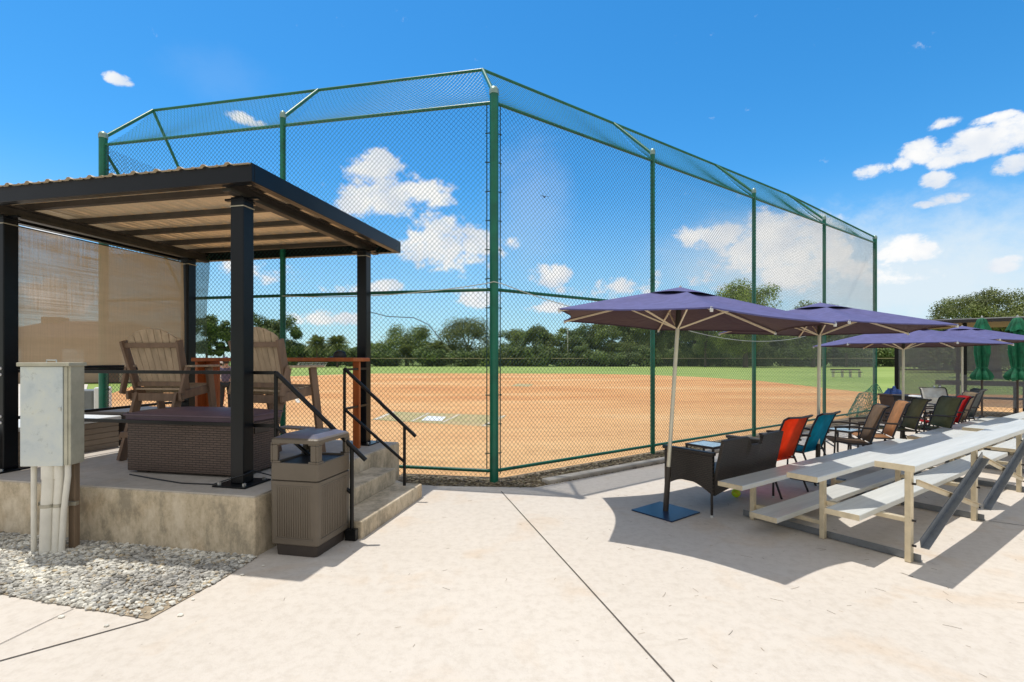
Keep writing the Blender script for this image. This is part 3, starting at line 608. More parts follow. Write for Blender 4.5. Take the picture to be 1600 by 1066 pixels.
# tension bars and clips at corner and end posts
for p, dr in ((posts[0][0], (WL, WR)), (posts[2][0], (-WL,)), (posts[6][0], (-WR,))):
    for d in dr:
        b = MB(); q = p + d * .095; b.tube([q + Vector((0,0,.08)), q + Vector((0,0,ZT))], .007, 6)
        for k in range(13):
            z = .35 + k * .37; b.tube([p + d*.04 + Vector((0,0,z)), q + d*.02 + Vector((0,0,z))], .008, 5)
        b.build('tension_bar', 'green_wire', bs)
# side wing returning toward the field from the left end post
wq = Vector((WL * 6.12)); w1 = tops[2]; w2 = wq + NL * 1.35 + WL * -.15 + Vector((0, 0, 4.75))
b = MB(); b.tube([w1, w2 + Vector((0,0,-.1))], .024, 8); b.build('wing_post', 'green', bs, smooth=True)
b = MB(); b.tube([wq + Vector((0,0,ZT - .05)), wq + NL * .9 + Vector((0,0,3.6)), wq + NL * 1.5 + Vector((0,0,2.6))], .022, 8); b.build('wing_brace', 'green', bs, smooth=True)
b = MB(); b.tube([w2 + Vector((0,0,-.1)), w2 + Vector((.25, .3, .04))], .022, 8); b.build('wing_rail', 'green', bs, smooth=True)
chainlink(wq + Vector((0,0,1.4)), NL, (0,0,1), 1.45, 3.4, parent=bs)
b = MB(); b.grid(lambda u, v: WL * (4.2 + 1.85 * u) + NL * (-.05 - .03 * math.sin(u * 9 + v * 5)) + Vector((0, 0, 1.62 + 1.5 * v)), 16, 8); b.build('privacy_mesh', 'greenscreen', bs, smooth=True)
# ------------------------------------------------------------------ cables
def cable(pts, r, mat, label, name='cable', par=None):
    bb = MB(); bb.tube(pts, r, 6, False); o = bb.build(name, mat, par, smooth=True)
    if label: tag(o, label, 'cable')
    return o
def sagline(a, c, s, n=14):
    a, c = Vector(a), Vector(c); return [a.lerp(c, i/n) - Vector((0,0,s * 4 * (i/n) * (1 - i/n))) for i in range(n + 1)]
fr = C0 - NL * .06; fr2 = C0 - NR * .06
pts = sagline(fr + WL * 3.0 + Vector((0,0,2.42)), fr + WL * .08 + Vector((0,0,2.50)), .07) + [C0 + Vector((0, -.07, 2.52))] + sagline(fr2 + WR * .1 + Vector((0,0,2.5)), fr2 + WR * 3.2 + Vector((0,0,2.18)), .10) + sagline(fr2 + WR * 3.3 + Vector((0,0,2.16)), fr2 + WR * 9.6 + Vector((0,0,2.25)), .3)
cable(pts, .006, 'cable_light', 'pale cable sagging along the middle rail of the green backstop')
cable([pav(-.33, 2.5, 2.15), pav(-.1, 2.52, 2.09), pav(.25, 2.53, 2.07), pav(.45, 2.53, 1.98), pav(.62, 2.53, 1.78)], .005, 'cable', 'thin black wire leaving the rear right pavilion post toward the backstop')

# ------------------------------------------------------------------ concrete platform + steps
PZ = .475
pf = thing('concrete_platform', 'raised stained concrete platform with two steps under the black pavilion', 'platform', PO, PR)
b = MB(); b.box(-7.5, 0, 0, 2.66, -.05, PZ - .012); b.build('slab', 'conc_side', pf, bevel=.012)
b = MB(); b.box(-7.49, -.01, .01, 2.65, PZ - .02, PZ); b.build('slab_top', 'conc_top', pf, bevel=.006)
b = MB(); b.box(.002, .30, .56, 1.90, -.05, .31); b.build('step', 'conc_side', pf, bevel=.012)
b = MB(); b.box(.302, .62, .54, 1.90, -.05, .15); b.build('step', 'conc_side', pf, bevel=.012)
# ------------------------------------------------------------------ pavilion
pv = thing('shade_pavilion', 'black steel pavilion with flat corrugated metal roof on four posts', 'pavilion', PO, PR)
posts_xy = [(-.39, .33), (-3.03, .33), (-.39, 2.45), (-3.03, 2.45)]
for x, y in posts_xy:
    b = MB(); b.box(x-.064, x+.064, y-.064, y+.064, PZ + .015, 2.93); p = b.build('post', 'black', pv, bevel=.008)
    b = MB(); b.box(x-.16, x+.16, y-.16, y+.16, PZ + .001, PZ + .016); bp_ = b.build('base_plate', 'black', p, bevel=.003)
    for sx in (-1, 1):
        for sy in (-1, 1): b = MB(); b.lathe([(.016, 0), (.016, .02), (.006, .024)], 6, (x + sx*.12, y + sy*.12, PZ + .016)); b.build('anchor_bolt', 'bolt', p)
RX0, RX1, RY0, RY1 = -3.42, -.075, .06, 2.86; RZ = 2.965
for nm, bx in (('fascia', (RX0, RX1, RY0, RY0+.03, RZ, RZ+.15)), ('fascia', (RX1-.03, RX1, RY0+.031, RY1-.031, RZ, RZ+.15)), ('fascia', (RX0, RX1, RY1-.03, RY1, RZ, RZ+.15)), ('fascia', (RX0, RX0+.03, RY0+.031, RY1-.031, RZ, RZ+.15))):
    b = MB(); b.box(*bx)
    x0, x1, y0, y1, z0, z1 = bx
    # inner return lips of the channel
    if y1 - y0 < .1: yy = y1 if y0 < 1 else y0 - .05; b.box(x0+.032, x1-.032, yy + .001, yy + .05, z0 + .001, z0 + .012)
    else: xx = x0 - .05 if x0 > -1 else x1; b.box(xx, xx + .049, y0+.06, y1-.06, z0 + .001, z0 + .012)
    b.build(nm, 'black', pv, bevel=.004)
for x in (-.39, -3.03):
    b = MB(); b.box(x-.04, x+.04, RY0+.09, RY1-.09, 2.935, 2.965); b.box(x-.008, x+.008, RY0+.09, RY1-.09, 2.966, 3.03); b.box(x-.04, x+.04, RY0+.09, RY1-.09, 3.031, 3.045); b.build('beam', 'purlin', pv, bevel=.002)
for y in (.5, 1.03, 1.56, 2.1, 2.6):
    b = MB(); b.box(RX0+.04, RX1-.04, y-.004, y+.004, 3.047, 3.10); b.box(RX0+.04, RX1-.04, y+.0045, y+.05, 3.047, 3.055); b.build('purlin', 'purlin', pv)
prof = []; x = RX0 + .035
while x < RX1 - .10:
    prof += [(x, 3.103), (x + .055, 3.103), (x + .07, 3.118), (x + .085, 3.118), (x + .10, 3.103)] ; x += .115
    # a tall major rib every other
k = MB(); pr2 = []
x = RX0 + .005
i = 0
while x < RX1 - .22:
    pr2 += [(x, 3.103), (x+.06, 3.103), (x+.068, 3.109), (x+.082, 3.109), (x+.09, 3.103), (x+.14, 3.103), (x+.16, 3.122), (x+.185, 3.122), (x+.205, 3.103)]; x += .228
pr2.append((RX1 - .005, 3.103))
vs = [(p[0], RY0 - .03, p[1]) for p in pr2] + [(p[0], RY1 + .02, p[1]) for p in pr2]; n_ = len(pr2)
b = MB(); b.add(vs, [(i, i+1, n_+i+1, n_+i) for i in range(n_-1)]); b.build('roof_sheet', 'roofsheet', pv, solid=.0012)
for x, y in posts_xy:
    b = MB(); b.box(x-.16, x+.16, y-.02, y+.02, 2.914, 2.932); b.box(x-.07, x+.07, y-.07, y+.07, 2.90, 2.913); b.build('bracket', 'black', pv, bevel=.002)
    b = MB(); b.tube([(x-.066, y - .066, 2.85), (x+.066, y-.066, 2.85), (x+.066, y+.066, 2.85)], .006, 5); b.build('cable_tie', 'clamp', pv)
# railings
gr = thing('guard_railing', 'black steel guard rails fixed between the pavilion posts', 'railing', PO, PR)
rz = (1.43, .97)
for z in rz:
    b = MB(); b.beam((-2.96, .415, z), (-.13, .415, z), .03, .03); b.build('rail', 'black_rail', gr, bevel=.002)
    b = MB(); b.beam((-3.03, .40, z), (-3.03, 2.38, z), .03, .03); b.build('rail', 'black_rail', gr, bevel=.002)
for z in (1.46, 1.40, 1.00, .94):
    b = MB(); b.lathe([(.014, 0), (.014, .008), (.005, .013)], 8)
    b.v = [(-2.99 + v[0], .264 - v[2], z + v[1]) for v in b.v]; b.build('bolt', 'bolt', gr)
def handrail(name, lab, top, bot, zt, zb, zfloor_t, zfloor_b, grp='handrails of the platform steps'):
    h = thing(name, lab, 'handrail', PO, PR)
    t, bo = Vector(top), Vector(bot); d = bo - t
    e = t + d * 1.2
    sl = (.80 - 1.43) / 1.0
    P = lambda k, z: Vector((t.x + d.x * k, t.y + d.y * k, z))
    b = MB(); b.tube([P(0, zfloor_t), P(0, zt)], .017, 10); b.build('rail_post', 'black_rail', h, smooth=True)
    b = MB(); b.tube([P(1, zfloor_b), P(1, zb)], .017, 10); b.build('rail_post', 'black_rail', h, smooth=True)
    b = MB(); b.tube([P(0, zt), P(1.18, zb - (zt - zb) * .18)], .019, 10); b.build('top_rail', 'black_rail', h, smooth=True)
    b = MB(); b.tube([P(0, zt - .46), P(1, zb - .40)], .016, 10); b.build('lower_rail', 'black_rail', h, smooth=True)
    return h, P
h, P_ = handrail('handrail', 'black sloping handrail on the near side of the steps beside the bin', (-.128, .42), (.548, .50), 1.43, .80, PZ, .02)
b = MB(); p = P_(1, 0); b.box(p.x-.05, p.x+.05, p.y-.03, p.y+.02, .003, .10); b.build('foot_bracket', 'black_rail', h, bevel=.004)
h, P_ = handrail('handrail', 'black sloping handrail on the far side of the steps near the backstop', (-.27, 1.78), (.46, 1.78), 1.44, .81, PZ, .15)
for z in (1.43, .98): b = MB(); b.beam((-.30, 2.38, z), (-.27, 1.78, z), .025, .025); b.build('side_rail', 'black_rail', h)

# shade cloth
b = MB(); b.grid(lambda u, v: Vector((-3.03 + .012 * math.sin(u * 7 + v * 3), .42 + 1.95 * u, 1.47 + 1.39 * v - .012 * math.sin(v * 20 + u * 4) * u)), 20, 14)
sh = b.build('shade_cloth', 'shade', None, smooth=True); sh.location = PO; sh.rotation_euler = (0, 0, PR)
tag(sh, 'tan woven shade cloth stretched along the left side of the pavilion', 'shade cloth')
b = MB(); b.tube([(-3.03, .40, 1.462), (-3.03, 2.38, 1.462)], .016, 8); b.build('hem_bar', 'black_rail', sh)
b = MB(); b.tube([(-3.03, .40, 2.862), (-3.03, 2.38, 2.862)], .006, 6); b.build('top_cord', 'cable', sh)
# timber bar
bar = thing('bar_counter', 'orange stained timber bar counter facing the field under the pavilion', 'bar counter', pav(0, 0, PZ), PR)
b = MB(); b.box(-2.48, -.24, 1.93, 2.32, 1.045, 1.09); b.build('counter_top', 'stain', bar, bevel=.006)
for x0, x1, y0, y1 in ((-2.47, -2.43, 1.98, 2.098), (-2.47, -2.24, 2.10, 2.14), (-.35, -.265, 2.10, 2.14)):
    b = MB(); b.box(x0, x1, y0, y1, 0.001, 1.044); b.build('leg', 'stain', bar, bevel=.005)
cp = thing('cap', 'small black cap left on the right end of the timber bar', 'cap', pav(-.52, 2.1, PZ + 1.091), 1)
b = MB(); b.lathe([(.075, 0), (.08, .03), (.065, .065), (.03, .085), (.005, .09)], 14); b.build('crown', 'cable', cp, smooth=True)
b = MB(); b.grid(lambda u, v: Vector(((u - .5) * .13 * (1 - .3*v*v), .07 + .07 * v, .012 - .01 * (2*u-1)**2)), 6, 4); b.build('brim', 'cable', cp, solid=.004)

# tall slatted chairs
def tall_chair(name, label, loc, rz_, group):
    t = thing(name, label, 'chair', loc, rz_, group)
    W = .56; n = 7
    lean = lambda z: -.13 - (z - .72) * .30
    for i in range(n):
        u = (i + .5) / n * 2 - 1; xb = u * W * .40; xt = u * W * .52; zt = 1.40 - .11 * u * u; w = .034 * (1.0)
        b = MB(); z0 = .70
        pts = []
        for (x, z, hw) in ((xb, z0, .0315), (xt*.97, zt - .05, .0385), (xt, zt, .0395)):
            y = lean(z); pts.append((x, y, z, hw))
        vs = []
        for kk, (x, y, z, hw) in enumerate(pts):
            tl = -.11 * 4 * u * hw / (W * .52) * .5 if kk == 2 else 0
            vs += [(x-hw, y, z-tl), (x+hw, y, z+tl), (x+hw, y+.02, z+tl+.004), (x-hw, y+.02, z-tl+.004)]
        fs = [(0,1,2,3), (8,11,10,9)]
        for k in range(2):
            o = k*4
            for e in range(4): fs.append((o+e, o+4+e, o+4+(e+1) % 4, o+(e+1) % 4))
        b.add(vs, fs); b.build('back_slat', 'wood_tan', t, bevel=.003)
    for z, w in ((1.22, .62), (.80, .54)):
        y = lean(z) - .018; b = MB(); b.beam((-w/2, y, z), (w/2, y, z), .03, .05); b.build('back_rail', 'wood_dark', t, bevel=.003)
    for s in (-1, 1):
        b = MB(); b.beam((s*.285, lean(.68) - .02, .66), (s*.325, lean(1.25) - .02, 1.27), .03, .085, (0,1,0)); b.build('back_stile', 'wood_dark', t, bevel=.004)
        b = MB()
        pr = [(-.30, .985), (.36, 1.01), (.42, .995), (.42, .975), (-.30, .955)]
        b.box(s*.345 - .055, s*.345 + .055, -.22, .24, .985, 1.008); b.build('armrest', 'wood_tan', t, bevel=.006)
        b = MB(); b.beam((s*.32, .30, 0.0), (s*.335, .13, .984), .035, .09, (0,1,0)); b.build('leg', 'wood_dark', t, bevel=.004)
        b = MB(); b.beam((s*.24, -.42, 0.0), (s*.235, -.20, .70), .035, .10, (0,1,0)); b.build('leg', 'wood_dark', t, bevel=.004)
        b = MB(); b.beam((s*.31, -.28, .68), (s*.31, .20, .74), .03, .09); b.build('seat_side', 'wood_dark', t, bevel=.004)
        b = MB(); b.beam((s*.345, -.30, .70), (s*.355, -.22, .984), .03, .06, (0,1,0)); b.build('arm_support', 'wood_dark', t, bevel=.004)
        b = MB(); b.beam((s*.305, -.37, .24), (s*.335, .40, .24), .03, .06); b.build('stretcher', 'wood_dark', t, bevel=.004)
    for k in range(5):
        y = -.20 + k * .088; b = MB(); b.box(-.295, .295, y, y+.076, .735 + k*.010, .755 + k*.010); b.build('seat_slat', 'wood_tan', t, bevel=.004)
    for y in (.28, .37):
        b = MB(); b.box(-.33, .33, y, y + .08, .272, .292); b.build('footrest_slat', 'wood_tan', t, bevel=.004)
    b = MB(); b.beam((-.28, -.385, .27), (.28, -.385, .27), .03, .06); b.build('stretcher', 'wood_dark', t, bevel=.004)
    b = MB(); b.beam((-.31, -.225, .66), (.31, -.225, .66), .03, .085); b.build('stretcher', 'wood_dark', t, bevel=.004)
    return t
tc1 = tall_chair('tall_slatted_chair', 'tall brown slatted chair in front of the tan shade cloth', pav(-2.16, 1.36, PZ), PR + R(6), 'tall slatted chairs on the platform')
dup(tc1, pav(-.80, 1.36, PZ), PR + R(-9), 'tall brown slatted chair right of the front post, beside the steps')

# resin weave deck box
db = thing('deck_box', 'brown resin weave deck box with faded purple lid behind the front post', 'deck box', pav(-.53 - 1.25/2, .47 + .28, PZ), PR)
b = MB(); b.box(-.62, .62, -.27, .27, .02, .49); b.build('body', 'weave_box', db, bevel=.012)
b = MB(); b.box(-.63, .63, -.28, .28, .492, .55); b.build('rim', 'lid_purple', db, bevel=.01)
b = MB(); b.grid(lambda u, v: Vector(((u-.5)*1.29, (v-.5)*.58, .557 + .035 * (1 - (2*u-1)**4) * (1 - (2*v-1)**4) + .004)), 16, 8); b.box(-.645, .645, -.29, .29, .540, .560); b.build('lid', 'lid_purple', db, bevel=.004, smooth=True)
b = MB(); b.box(.622, .634, -.10, .10, .38, .44); b.build('handle', 'dark_box', db, bevel=.004)
b = MB(); b.box(-.12, .12, -.285, -.272, .465, .475); b.build('latch', 'dark_box', db)
for x in (-.5, .5):
    b = MB(); b.box(x-.06, x+.06, -.22, .22, 0, .019); b.build('foot', 'dark_box', db)
cable([pav(-1.65,.40,PZ+.006), pav(-1.3,.31,PZ+.006), pav(-.9,.22,PZ+.006), pav(-.6,.24,PZ+.006), pav(-.47,.25,PZ+.05), pav(-.3,.25,PZ+.10), pav(-.31,.36,PZ+.11), pav(-.15,.55,PZ+.006), pav(.0-.05,.8,PZ+.006)], .006, 'cable', 'thin black cable lying before the deck box and around the front post')

# boxes beyond the left posts
def bench_box(name, label, x0, x1, y0, y1, h, m_, lidm, cat='storage box', steps=5):
    t = thing(name, label, cat, pav((x0+x1)/2, (y0+y1)/2, PZ), PR); hx, hy = (x1-x0)/2, (y1-y0)/2
    b = MB(); hh = (h - .05) / steps
    for k in range(steps): b.box(-hx + .004*0, hx, -hy, hy, .002 + k*hh, (k+1)*hh - .004)
    b.box(-hx+.01, hx-.01, -hy+.01, hy-.01, .01, h-.06); b.build('body', m_, t, bevel=.004)
    b = MB(); b.box(-hx-.02, hx+.02, -hy-.02, hy+.02, h - .05, h); b.build('lid', lidm, t, bevel=.012)
    return t
bench_box('storage_box', 'tan plank sided storage box with sun bleached white lid behind the grey cabinet', -3.95, -3.22, -.1, 1.62, .38, 'siding', 'off_white')
bench_box('storage_box', 'dark brown storage box standing against the rear left pavilion post', -3.8, -3.2, 1.70, 2.35, .42, 'dark_box', 'dark_box', steps=1)
gt = thing('grey_bin', 'small grey plastic bin with pale rim behind the pavilion', 'bin', (-8.25, 9.9, 0), .2)
b = MB(); b.box(-.25, .15, -.2, .2, 0, .95); b.build('body', 'grey_bin', gt, bevel=.03)
b = MB(); b.box(.152, .27, -.21, .21, 0, 1.0); b.build('side_panel', 'off_white', gt, bevel=.03)

# ------------------------------------------------------------------ litter bin
tb = thing('litter_bin', 'square brown litter bin with fluted sides and open hooded top', 'litter bin', pav(.25, .20, 0), PR)
tb.location = pav(.30, .30, 0)
W, D_ = .208, .24
def ring(hw, hd, z, r=.03, n=4):
    pts = []
    for cx, cy, a0 in ((1,1,0), (-1,1,90), (-1,-1,180), (1,-1,270)):
        for k in range(n + 1):
            a = R(a0 + 90 * k / n); pts.append((cx*(hw - r) + r*math.cos(a), cy*(hd - r) + r*math.sin(a), z))
    return pts
def loft(rings, cap=True):
    bb = MB(); n = len(rings[0]); vs = [p for r_ in rings for p in r_]; fs = []
    for i in range(len(rings) - 1):
        for k in range(n): fs.append((i*n+k, i*n+(k+1) % n, (i+1)*n+(k+1) % n, (i+1)*n+k))
    if cap: fs.append(tuple(range(n-1, -1, -1))); fs.append(tuple((len(rings)-1)*n+k for k in range(n)))
    return bb.add(vs, fs)
b = loft([ring(W-.03, D_-.03, .0), ring(W-.022, D_-.022, .10)]); b.build('base', 'bin_base', tb, smooth=True)
b = loft([ring(W-.012, D_-.012, .09, .02), ring(W, D_, .10, .03), ring(W+.004, D_+.004, .59, .03), ring(W-.01, D_-.01, .60, .03)])
body = b.build('body', 'plastic_brown', tb, smooth=True)
for ax, s, hw in (('y', -1, W), ('x', 1, D_), ('y', 1, W), ('x', -1, D_)):
    b = MB(); m_ = hw - .055; k = 15
    for i in range(k):
        u0 = -m_ + 2*m_*i/k; u1 = u0 + 2*m_/k * .55
        if ax == 'y': b.box(u0, u1, s*(D_+.001) - .006, s*(D_+.001) + .006, .155, .545)
        else: b.box(s*(W+.001) - .006, s*(W+.001) + .006, u0, u1, .155, .545)
    # recess frame lines
    for z in (.14, .552):
        if ax == 'y': b.box(-m_-.012, m_+.012, s*(D_+.002)-.005, s*(D_+.002)+.005, z, z+.008)
        else: b.box(s*(W+.002)-.005, s*(W+.002)+.005, -m_-.012, m_+.012, z, z+.008)
    b.build('fluted_panel', 'plastic_brown', tb, bevel=.003)
# hood: lower band, four corner pillars, header, sloped top
b = MB(); lb = loft([ring(W+.004, D_+.004, .602, .03), ring(W+.002, D_+.002, .735, .03)], False); 
li = loft([ring(W-.02, D_-.02, .604, .02), ring(W-.02, D_-.02, .735, .02)], False)
b.add(lb.v, lb.f); b.add(li.v, li.f)
n_ = len(ring(1, 1, 0)); o1 = n_; o2 = 2*n_ + n_
b.add([], []); b.f += [(n_+k, n_+(k+1) % n_, 3*n_+(k+1) % n_, 3*n_+k) for k in range(n_)]
for sx in (-1, 1):
    for sy in (-1, 1):
        # corner pillar, L-shaped and flaring toward the band and header
        for (z0, z1, w0) in ((.733, .75, .085), (.75, .875, .064), (.875, .892, .085)):
            xa, xb = sorted((sx*W, sx*(W-.016))); ya, yb = sorted((sy*D_, sy*(D_-w0))); b.box(xa, xb, ya, yb, z0, z1)
            xa, xb = sorted((sx*(W-.0165), sx*(W-w0))); ya, yb = sorted((sy*D_, sy*(D_-.016))); b.box(xa, xb, ya, yb, z0, z1)
hd_ = b.build('hood', 'plastic_brown', tb, bevel=.006)
b = loft([ring(W+.002, D_+.002, .888, .03), ring(W+.002, D_+.002, .915, .03), ring(W-.012, D_-.012, .928, .03)]); b.build('top_band', 'plastic_brown', tb, smooth=True)
b = loft([ring(W-.014, D_-.014, .927, .03), ring(W-.06, D_-.07, .950, .03)]); b.build('top', 'plastic_top', tb, smooth=True)
b = MB(); b.box(-W+.022, W-.022, -D_+.022, D_-.022, .60, .72); b.build('liner', 'cable', tb)

# ------------------------------------------------------------------ electrical cabinet
cb = thing('electrical_cabinet', 'weathered galvanised electrical cabinet on a post with grey conduits in the gravel', 'electrical cabinet', (-3.68, 4.06, 0), R(3))
b = MB(); b.box(-.185, .185, -.07, .07, .71, 1.50); b.build('housing', 'cab_side', cb, bevel=.005)
b = MB(); b.box(-.184, .135, -.085, -.071, .705, 1.49); b.build('door', 'cabinet', cb, bevel=.004)
b = MB(); b.box(.138, .165, -.078, -.071, .71, 1.49); b.build('door_flange', 'cab_side', cb, bevel=.003)
b = MB(); b.box(-.197, .197, -.105, .08, 1.492, 1.522); b.build('lid', 'cab_side', cb, bevel=.005)
b = MB(); b.tube([(-.03, -.03, 1.522), (-.03, -.03, 1.54), (.045, -.03, 1.54), (.045, -.03, 1.522)], .005, 6); b.build('handle', 'bolt', cb)
b = MB(); b.box(.105, .128, -.093, -.086, 1.14, 1.17); b.build('latch', 'bolt', cb, bevel=.002)
b = MB(); b.box(.088, .138, .03, .085, 0, .709); b.build('support_post', 'oldwood', cb, bevel=.004)
for (xt, xb_, y, r) in ((-.135, -.135, -.02, .019), (-.095, -.10, .02, .014), (-.065, -.07, .03, .017), (-.005, -.03, -.03, .047), (.072, .045, -.03, .032), (.145, .095, -.045, .021)):
    b = MB(); b.tube([(xt, y, .73), (xt, y, .62), (xb_*.6 + xt*.4, y, .35), (xb_, y, .0)], r, 14); cd_ = b.build('conduit', 'pvc', cb, smooth=True)
    if r > .03: b = MB(); b.tube([(xt*.9+xb_*.1, y, .60), (xt*.9 + xb_*.1, y, .715)], r*1.12, 14); b.build('coupling', 'pvc', cd_, smooth=True)
for z in (.37,):
    b = MB(); b.box(-.12, .17, .0, .035, z, z+.03); b.lathe([(.05, 0), (.05, .028)], 16, (-.02, -.03, z), False); b.lathe([(.035, 0), (.035, .028)], 16, (.06, -.03, z), False); b.build('pipe_clamp', 'clamp', cb)

# ------------------------------------------------------------------ umbrellas
def umbrella(name, label, base, apex_off, rot, r=1.36, group='purple patio umbrellas beside the bleachers', h=2.26, baseplate=True):
    t = thing(name, label, 'umbrella', base, 0, group)
    ax = Vector((apex_off[0], apex_off[1], h)); d = ax.normalized(); q = Vector((0,0,1)).rotation_difference(d)
    H_ = ax.length; rim = -.31
    def W_(x, y, z): return q @ Vector((x, y, H_ + z))
    if baseplate:
        b = MB(); b.box(-.24, .24, -.24, .24, 0.002, .014); o = b.build('base_plate', 'baseplate', t, bevel=.003); o.rotation_euler = (0, 0, R(38))
    b = MB(); b.tube([d * .012, d * .46], .028, 14); b.build('base_tube', 'tube_dark', t, smooth=True)
    b = MB(); b.tube([d * .461, d * (H_ - .10)], .0195, 14); b.build('pole', 'pole_alu', t, smooth=True)
    b = MB(); b.tube([d * (H_ - .40), d * (H_ - .12)], .027, 12); b.build('runner', 'tube_dark', t, smooth=True)
    b = MB(); b.tube([d * (H_ - .035), d * (H_ + .03)], [.02, .012], 10); b.build('finial', 'white_cap', t, smooth=True)
    tips = [Vector((math.cos(R(rot + 60*k)), math.sin(R(rot + 60*k)))) * r for k in range(6)]
    # canopy
    bb = MB(); n = 10; m_ = 10
    for k in range(6):
        a, c = tips[k], tips[(k+1) % 6]
        def fn(u, v, a=a, c=c):
            e = a.lerp(c, u); mid = 1 - .085 * math.sin(math.pi * u) * v     # scalloped edge
            p = e * (v * .94 + .06) * mid
            z = rim * (v ** 1.08) - .045 * math.sin(math.pi * u) * math.sin(math.pi * v) + .0 
            return W_(p.x, p.y, z - .02)
        bb.grid(fn, n, m_)
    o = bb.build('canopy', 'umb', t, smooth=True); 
    me = o.data; bm = bmesh.new(); bm.from_mesh(me); bmesh.ops.remove_doubles(bm, verts=bm.verts, dist=.001); bmesh.ops.recalc_face_normals(bm, faces=bm.faces); 
    for f in bm.faces:
        if f.normal.z < 0: f.normal_flip()
    bm.to_mesh(me); bm.free()
    # valance strip hanging at the edge
    bb = MB()
    for k in range(6):
        a, c = tips[k], tips[(k+1) % 6]
        bb.grid(lambda u, v, a=a, c=c: W_(*(a.lerp(c, u) * (1 - .085*math.sin(math.pi*u))), rim - .02 - .012 * v), n, 1)
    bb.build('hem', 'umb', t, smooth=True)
    bb = MB()
    for k in range(6):
        a, c = tips[k] * .27, tips[(k+1) % 6] * .27
        bb.grid(lambda u, v, a=a, c=c: W_(*(a.lerp(c, u) * (.05 + .95*v) * (1 - .12*math.sin(math.pi*u)*v)), .012 - .092 * v + .018 * math.sin(math.pi*u) * v), 8, 4)
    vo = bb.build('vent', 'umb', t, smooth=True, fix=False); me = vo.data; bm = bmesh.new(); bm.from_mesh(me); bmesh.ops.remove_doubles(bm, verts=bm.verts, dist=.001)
    for f in bm.faces:
        if f.normal.z < 0: f.normal_flip()
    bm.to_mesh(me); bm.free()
    for k in range(6):
        tp = tips[k]
        b = MB(); b.beam(W_(tp.x*.03, tp.y*.03, -.055), W_(tp.x*.985, tp.y*.985, rim - .035), .012, .018); rb = b.build('rib', 'rib', t)
        b = MB(); b.beam(W_(tp.x*.02, tp.y*.02, -.40), W_(tp.x*.45, tp.y*.45, -.175), .011, .014); b.build('strut', 'rib', rb)
        b = MB(); b.lathe([(.012, -.02), (.014, .0), (.008, .02)], 8, W_(tp.x*.99, tp.y*.99, rim - .035)); b.build('tip_cap', 'white_cap', rb)
    return t
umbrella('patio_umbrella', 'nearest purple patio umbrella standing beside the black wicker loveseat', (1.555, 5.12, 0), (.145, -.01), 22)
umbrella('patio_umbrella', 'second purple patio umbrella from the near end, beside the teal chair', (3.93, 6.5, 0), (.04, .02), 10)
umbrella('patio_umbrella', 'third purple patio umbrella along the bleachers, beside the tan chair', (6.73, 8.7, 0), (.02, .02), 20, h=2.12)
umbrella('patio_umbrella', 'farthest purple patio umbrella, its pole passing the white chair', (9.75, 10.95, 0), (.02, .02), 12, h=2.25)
def closed_umbrella(label, x, y, s=1.0):
    t = thing('folded_umbrella', label, 'umbrella', (x, y, 0), 0, 'folded green umbrellas in front of the dugout')
    b = MB(); b.tube([(0,0,0), (0,0,2.5)], .022, 12); b.build('pole', 'brown_pole', t, smooth=True)
    b = MB(); b.lathe([(.25, .0), (.25, .04), (.1, .07), (.04, .2)], 18); b.build('base', 'cable', t, smooth=True)
    def folds(prof, nm, amp):
        bb = MB(); n = 48; vs = []; fs = []
        for r, z in prof:
            for k in range(n):
                a = 2*math.pi*k/n; rr = r * (1 + amp * 1.5 * math.sin(a*7 + z*1.5) + amp * .5 * math.sin(a*15 + z*6)); vs.append((rr*math.cos(a), rr*math.sin(a), z + .02 * math.sin(a * 5) * (r > .15)))
        for i in range(len(prof) - 1):
            for k in range(n): fs.append((i*n+k, i*n+(k+1) % n, (i+1)*n+(k+1) % n, (i+1)*n+k))
        bb.add(vs, fs); return bb.build(nm, 'green_cloth', t, smooth=True)
    folds([(.20*s, 1.05), (.24*s, 1.12), (.20*s, 1.22), (.11*s, 1.33), (.13*s, 1.45), (.17*s, 1.7), (.165*s, 1.95), (.13*s, 2.2), (.05, 2.45)], 'canopy', .16)
    folds([(.215*s, 2.21), (.19*s, 2.27), (.13*s, 2.40), (.07, 2.5), (.02, 2.52)], 'vent', .13)
    b = MB(); b.lathe([(.13*s, 1.32), (.13*s, 1.36)], 18, (0,0,0), False); b.build('strap', 'green_cloth', t)
    b = MB(); b.lathe([(.012, 2.52), (.022, 2.55), (.01, 2.58)], 10); b.build('finial', 'white_cap', t, smooth=True)
closed_umbrella('folded dark green umbrella on a brown pole, left of the two', 11.2, 12.05, .74)
closed_umbrella('folded dark green umbrella on a brown pole, right of the two at the picture edge', 11.85, 11.85, .84)

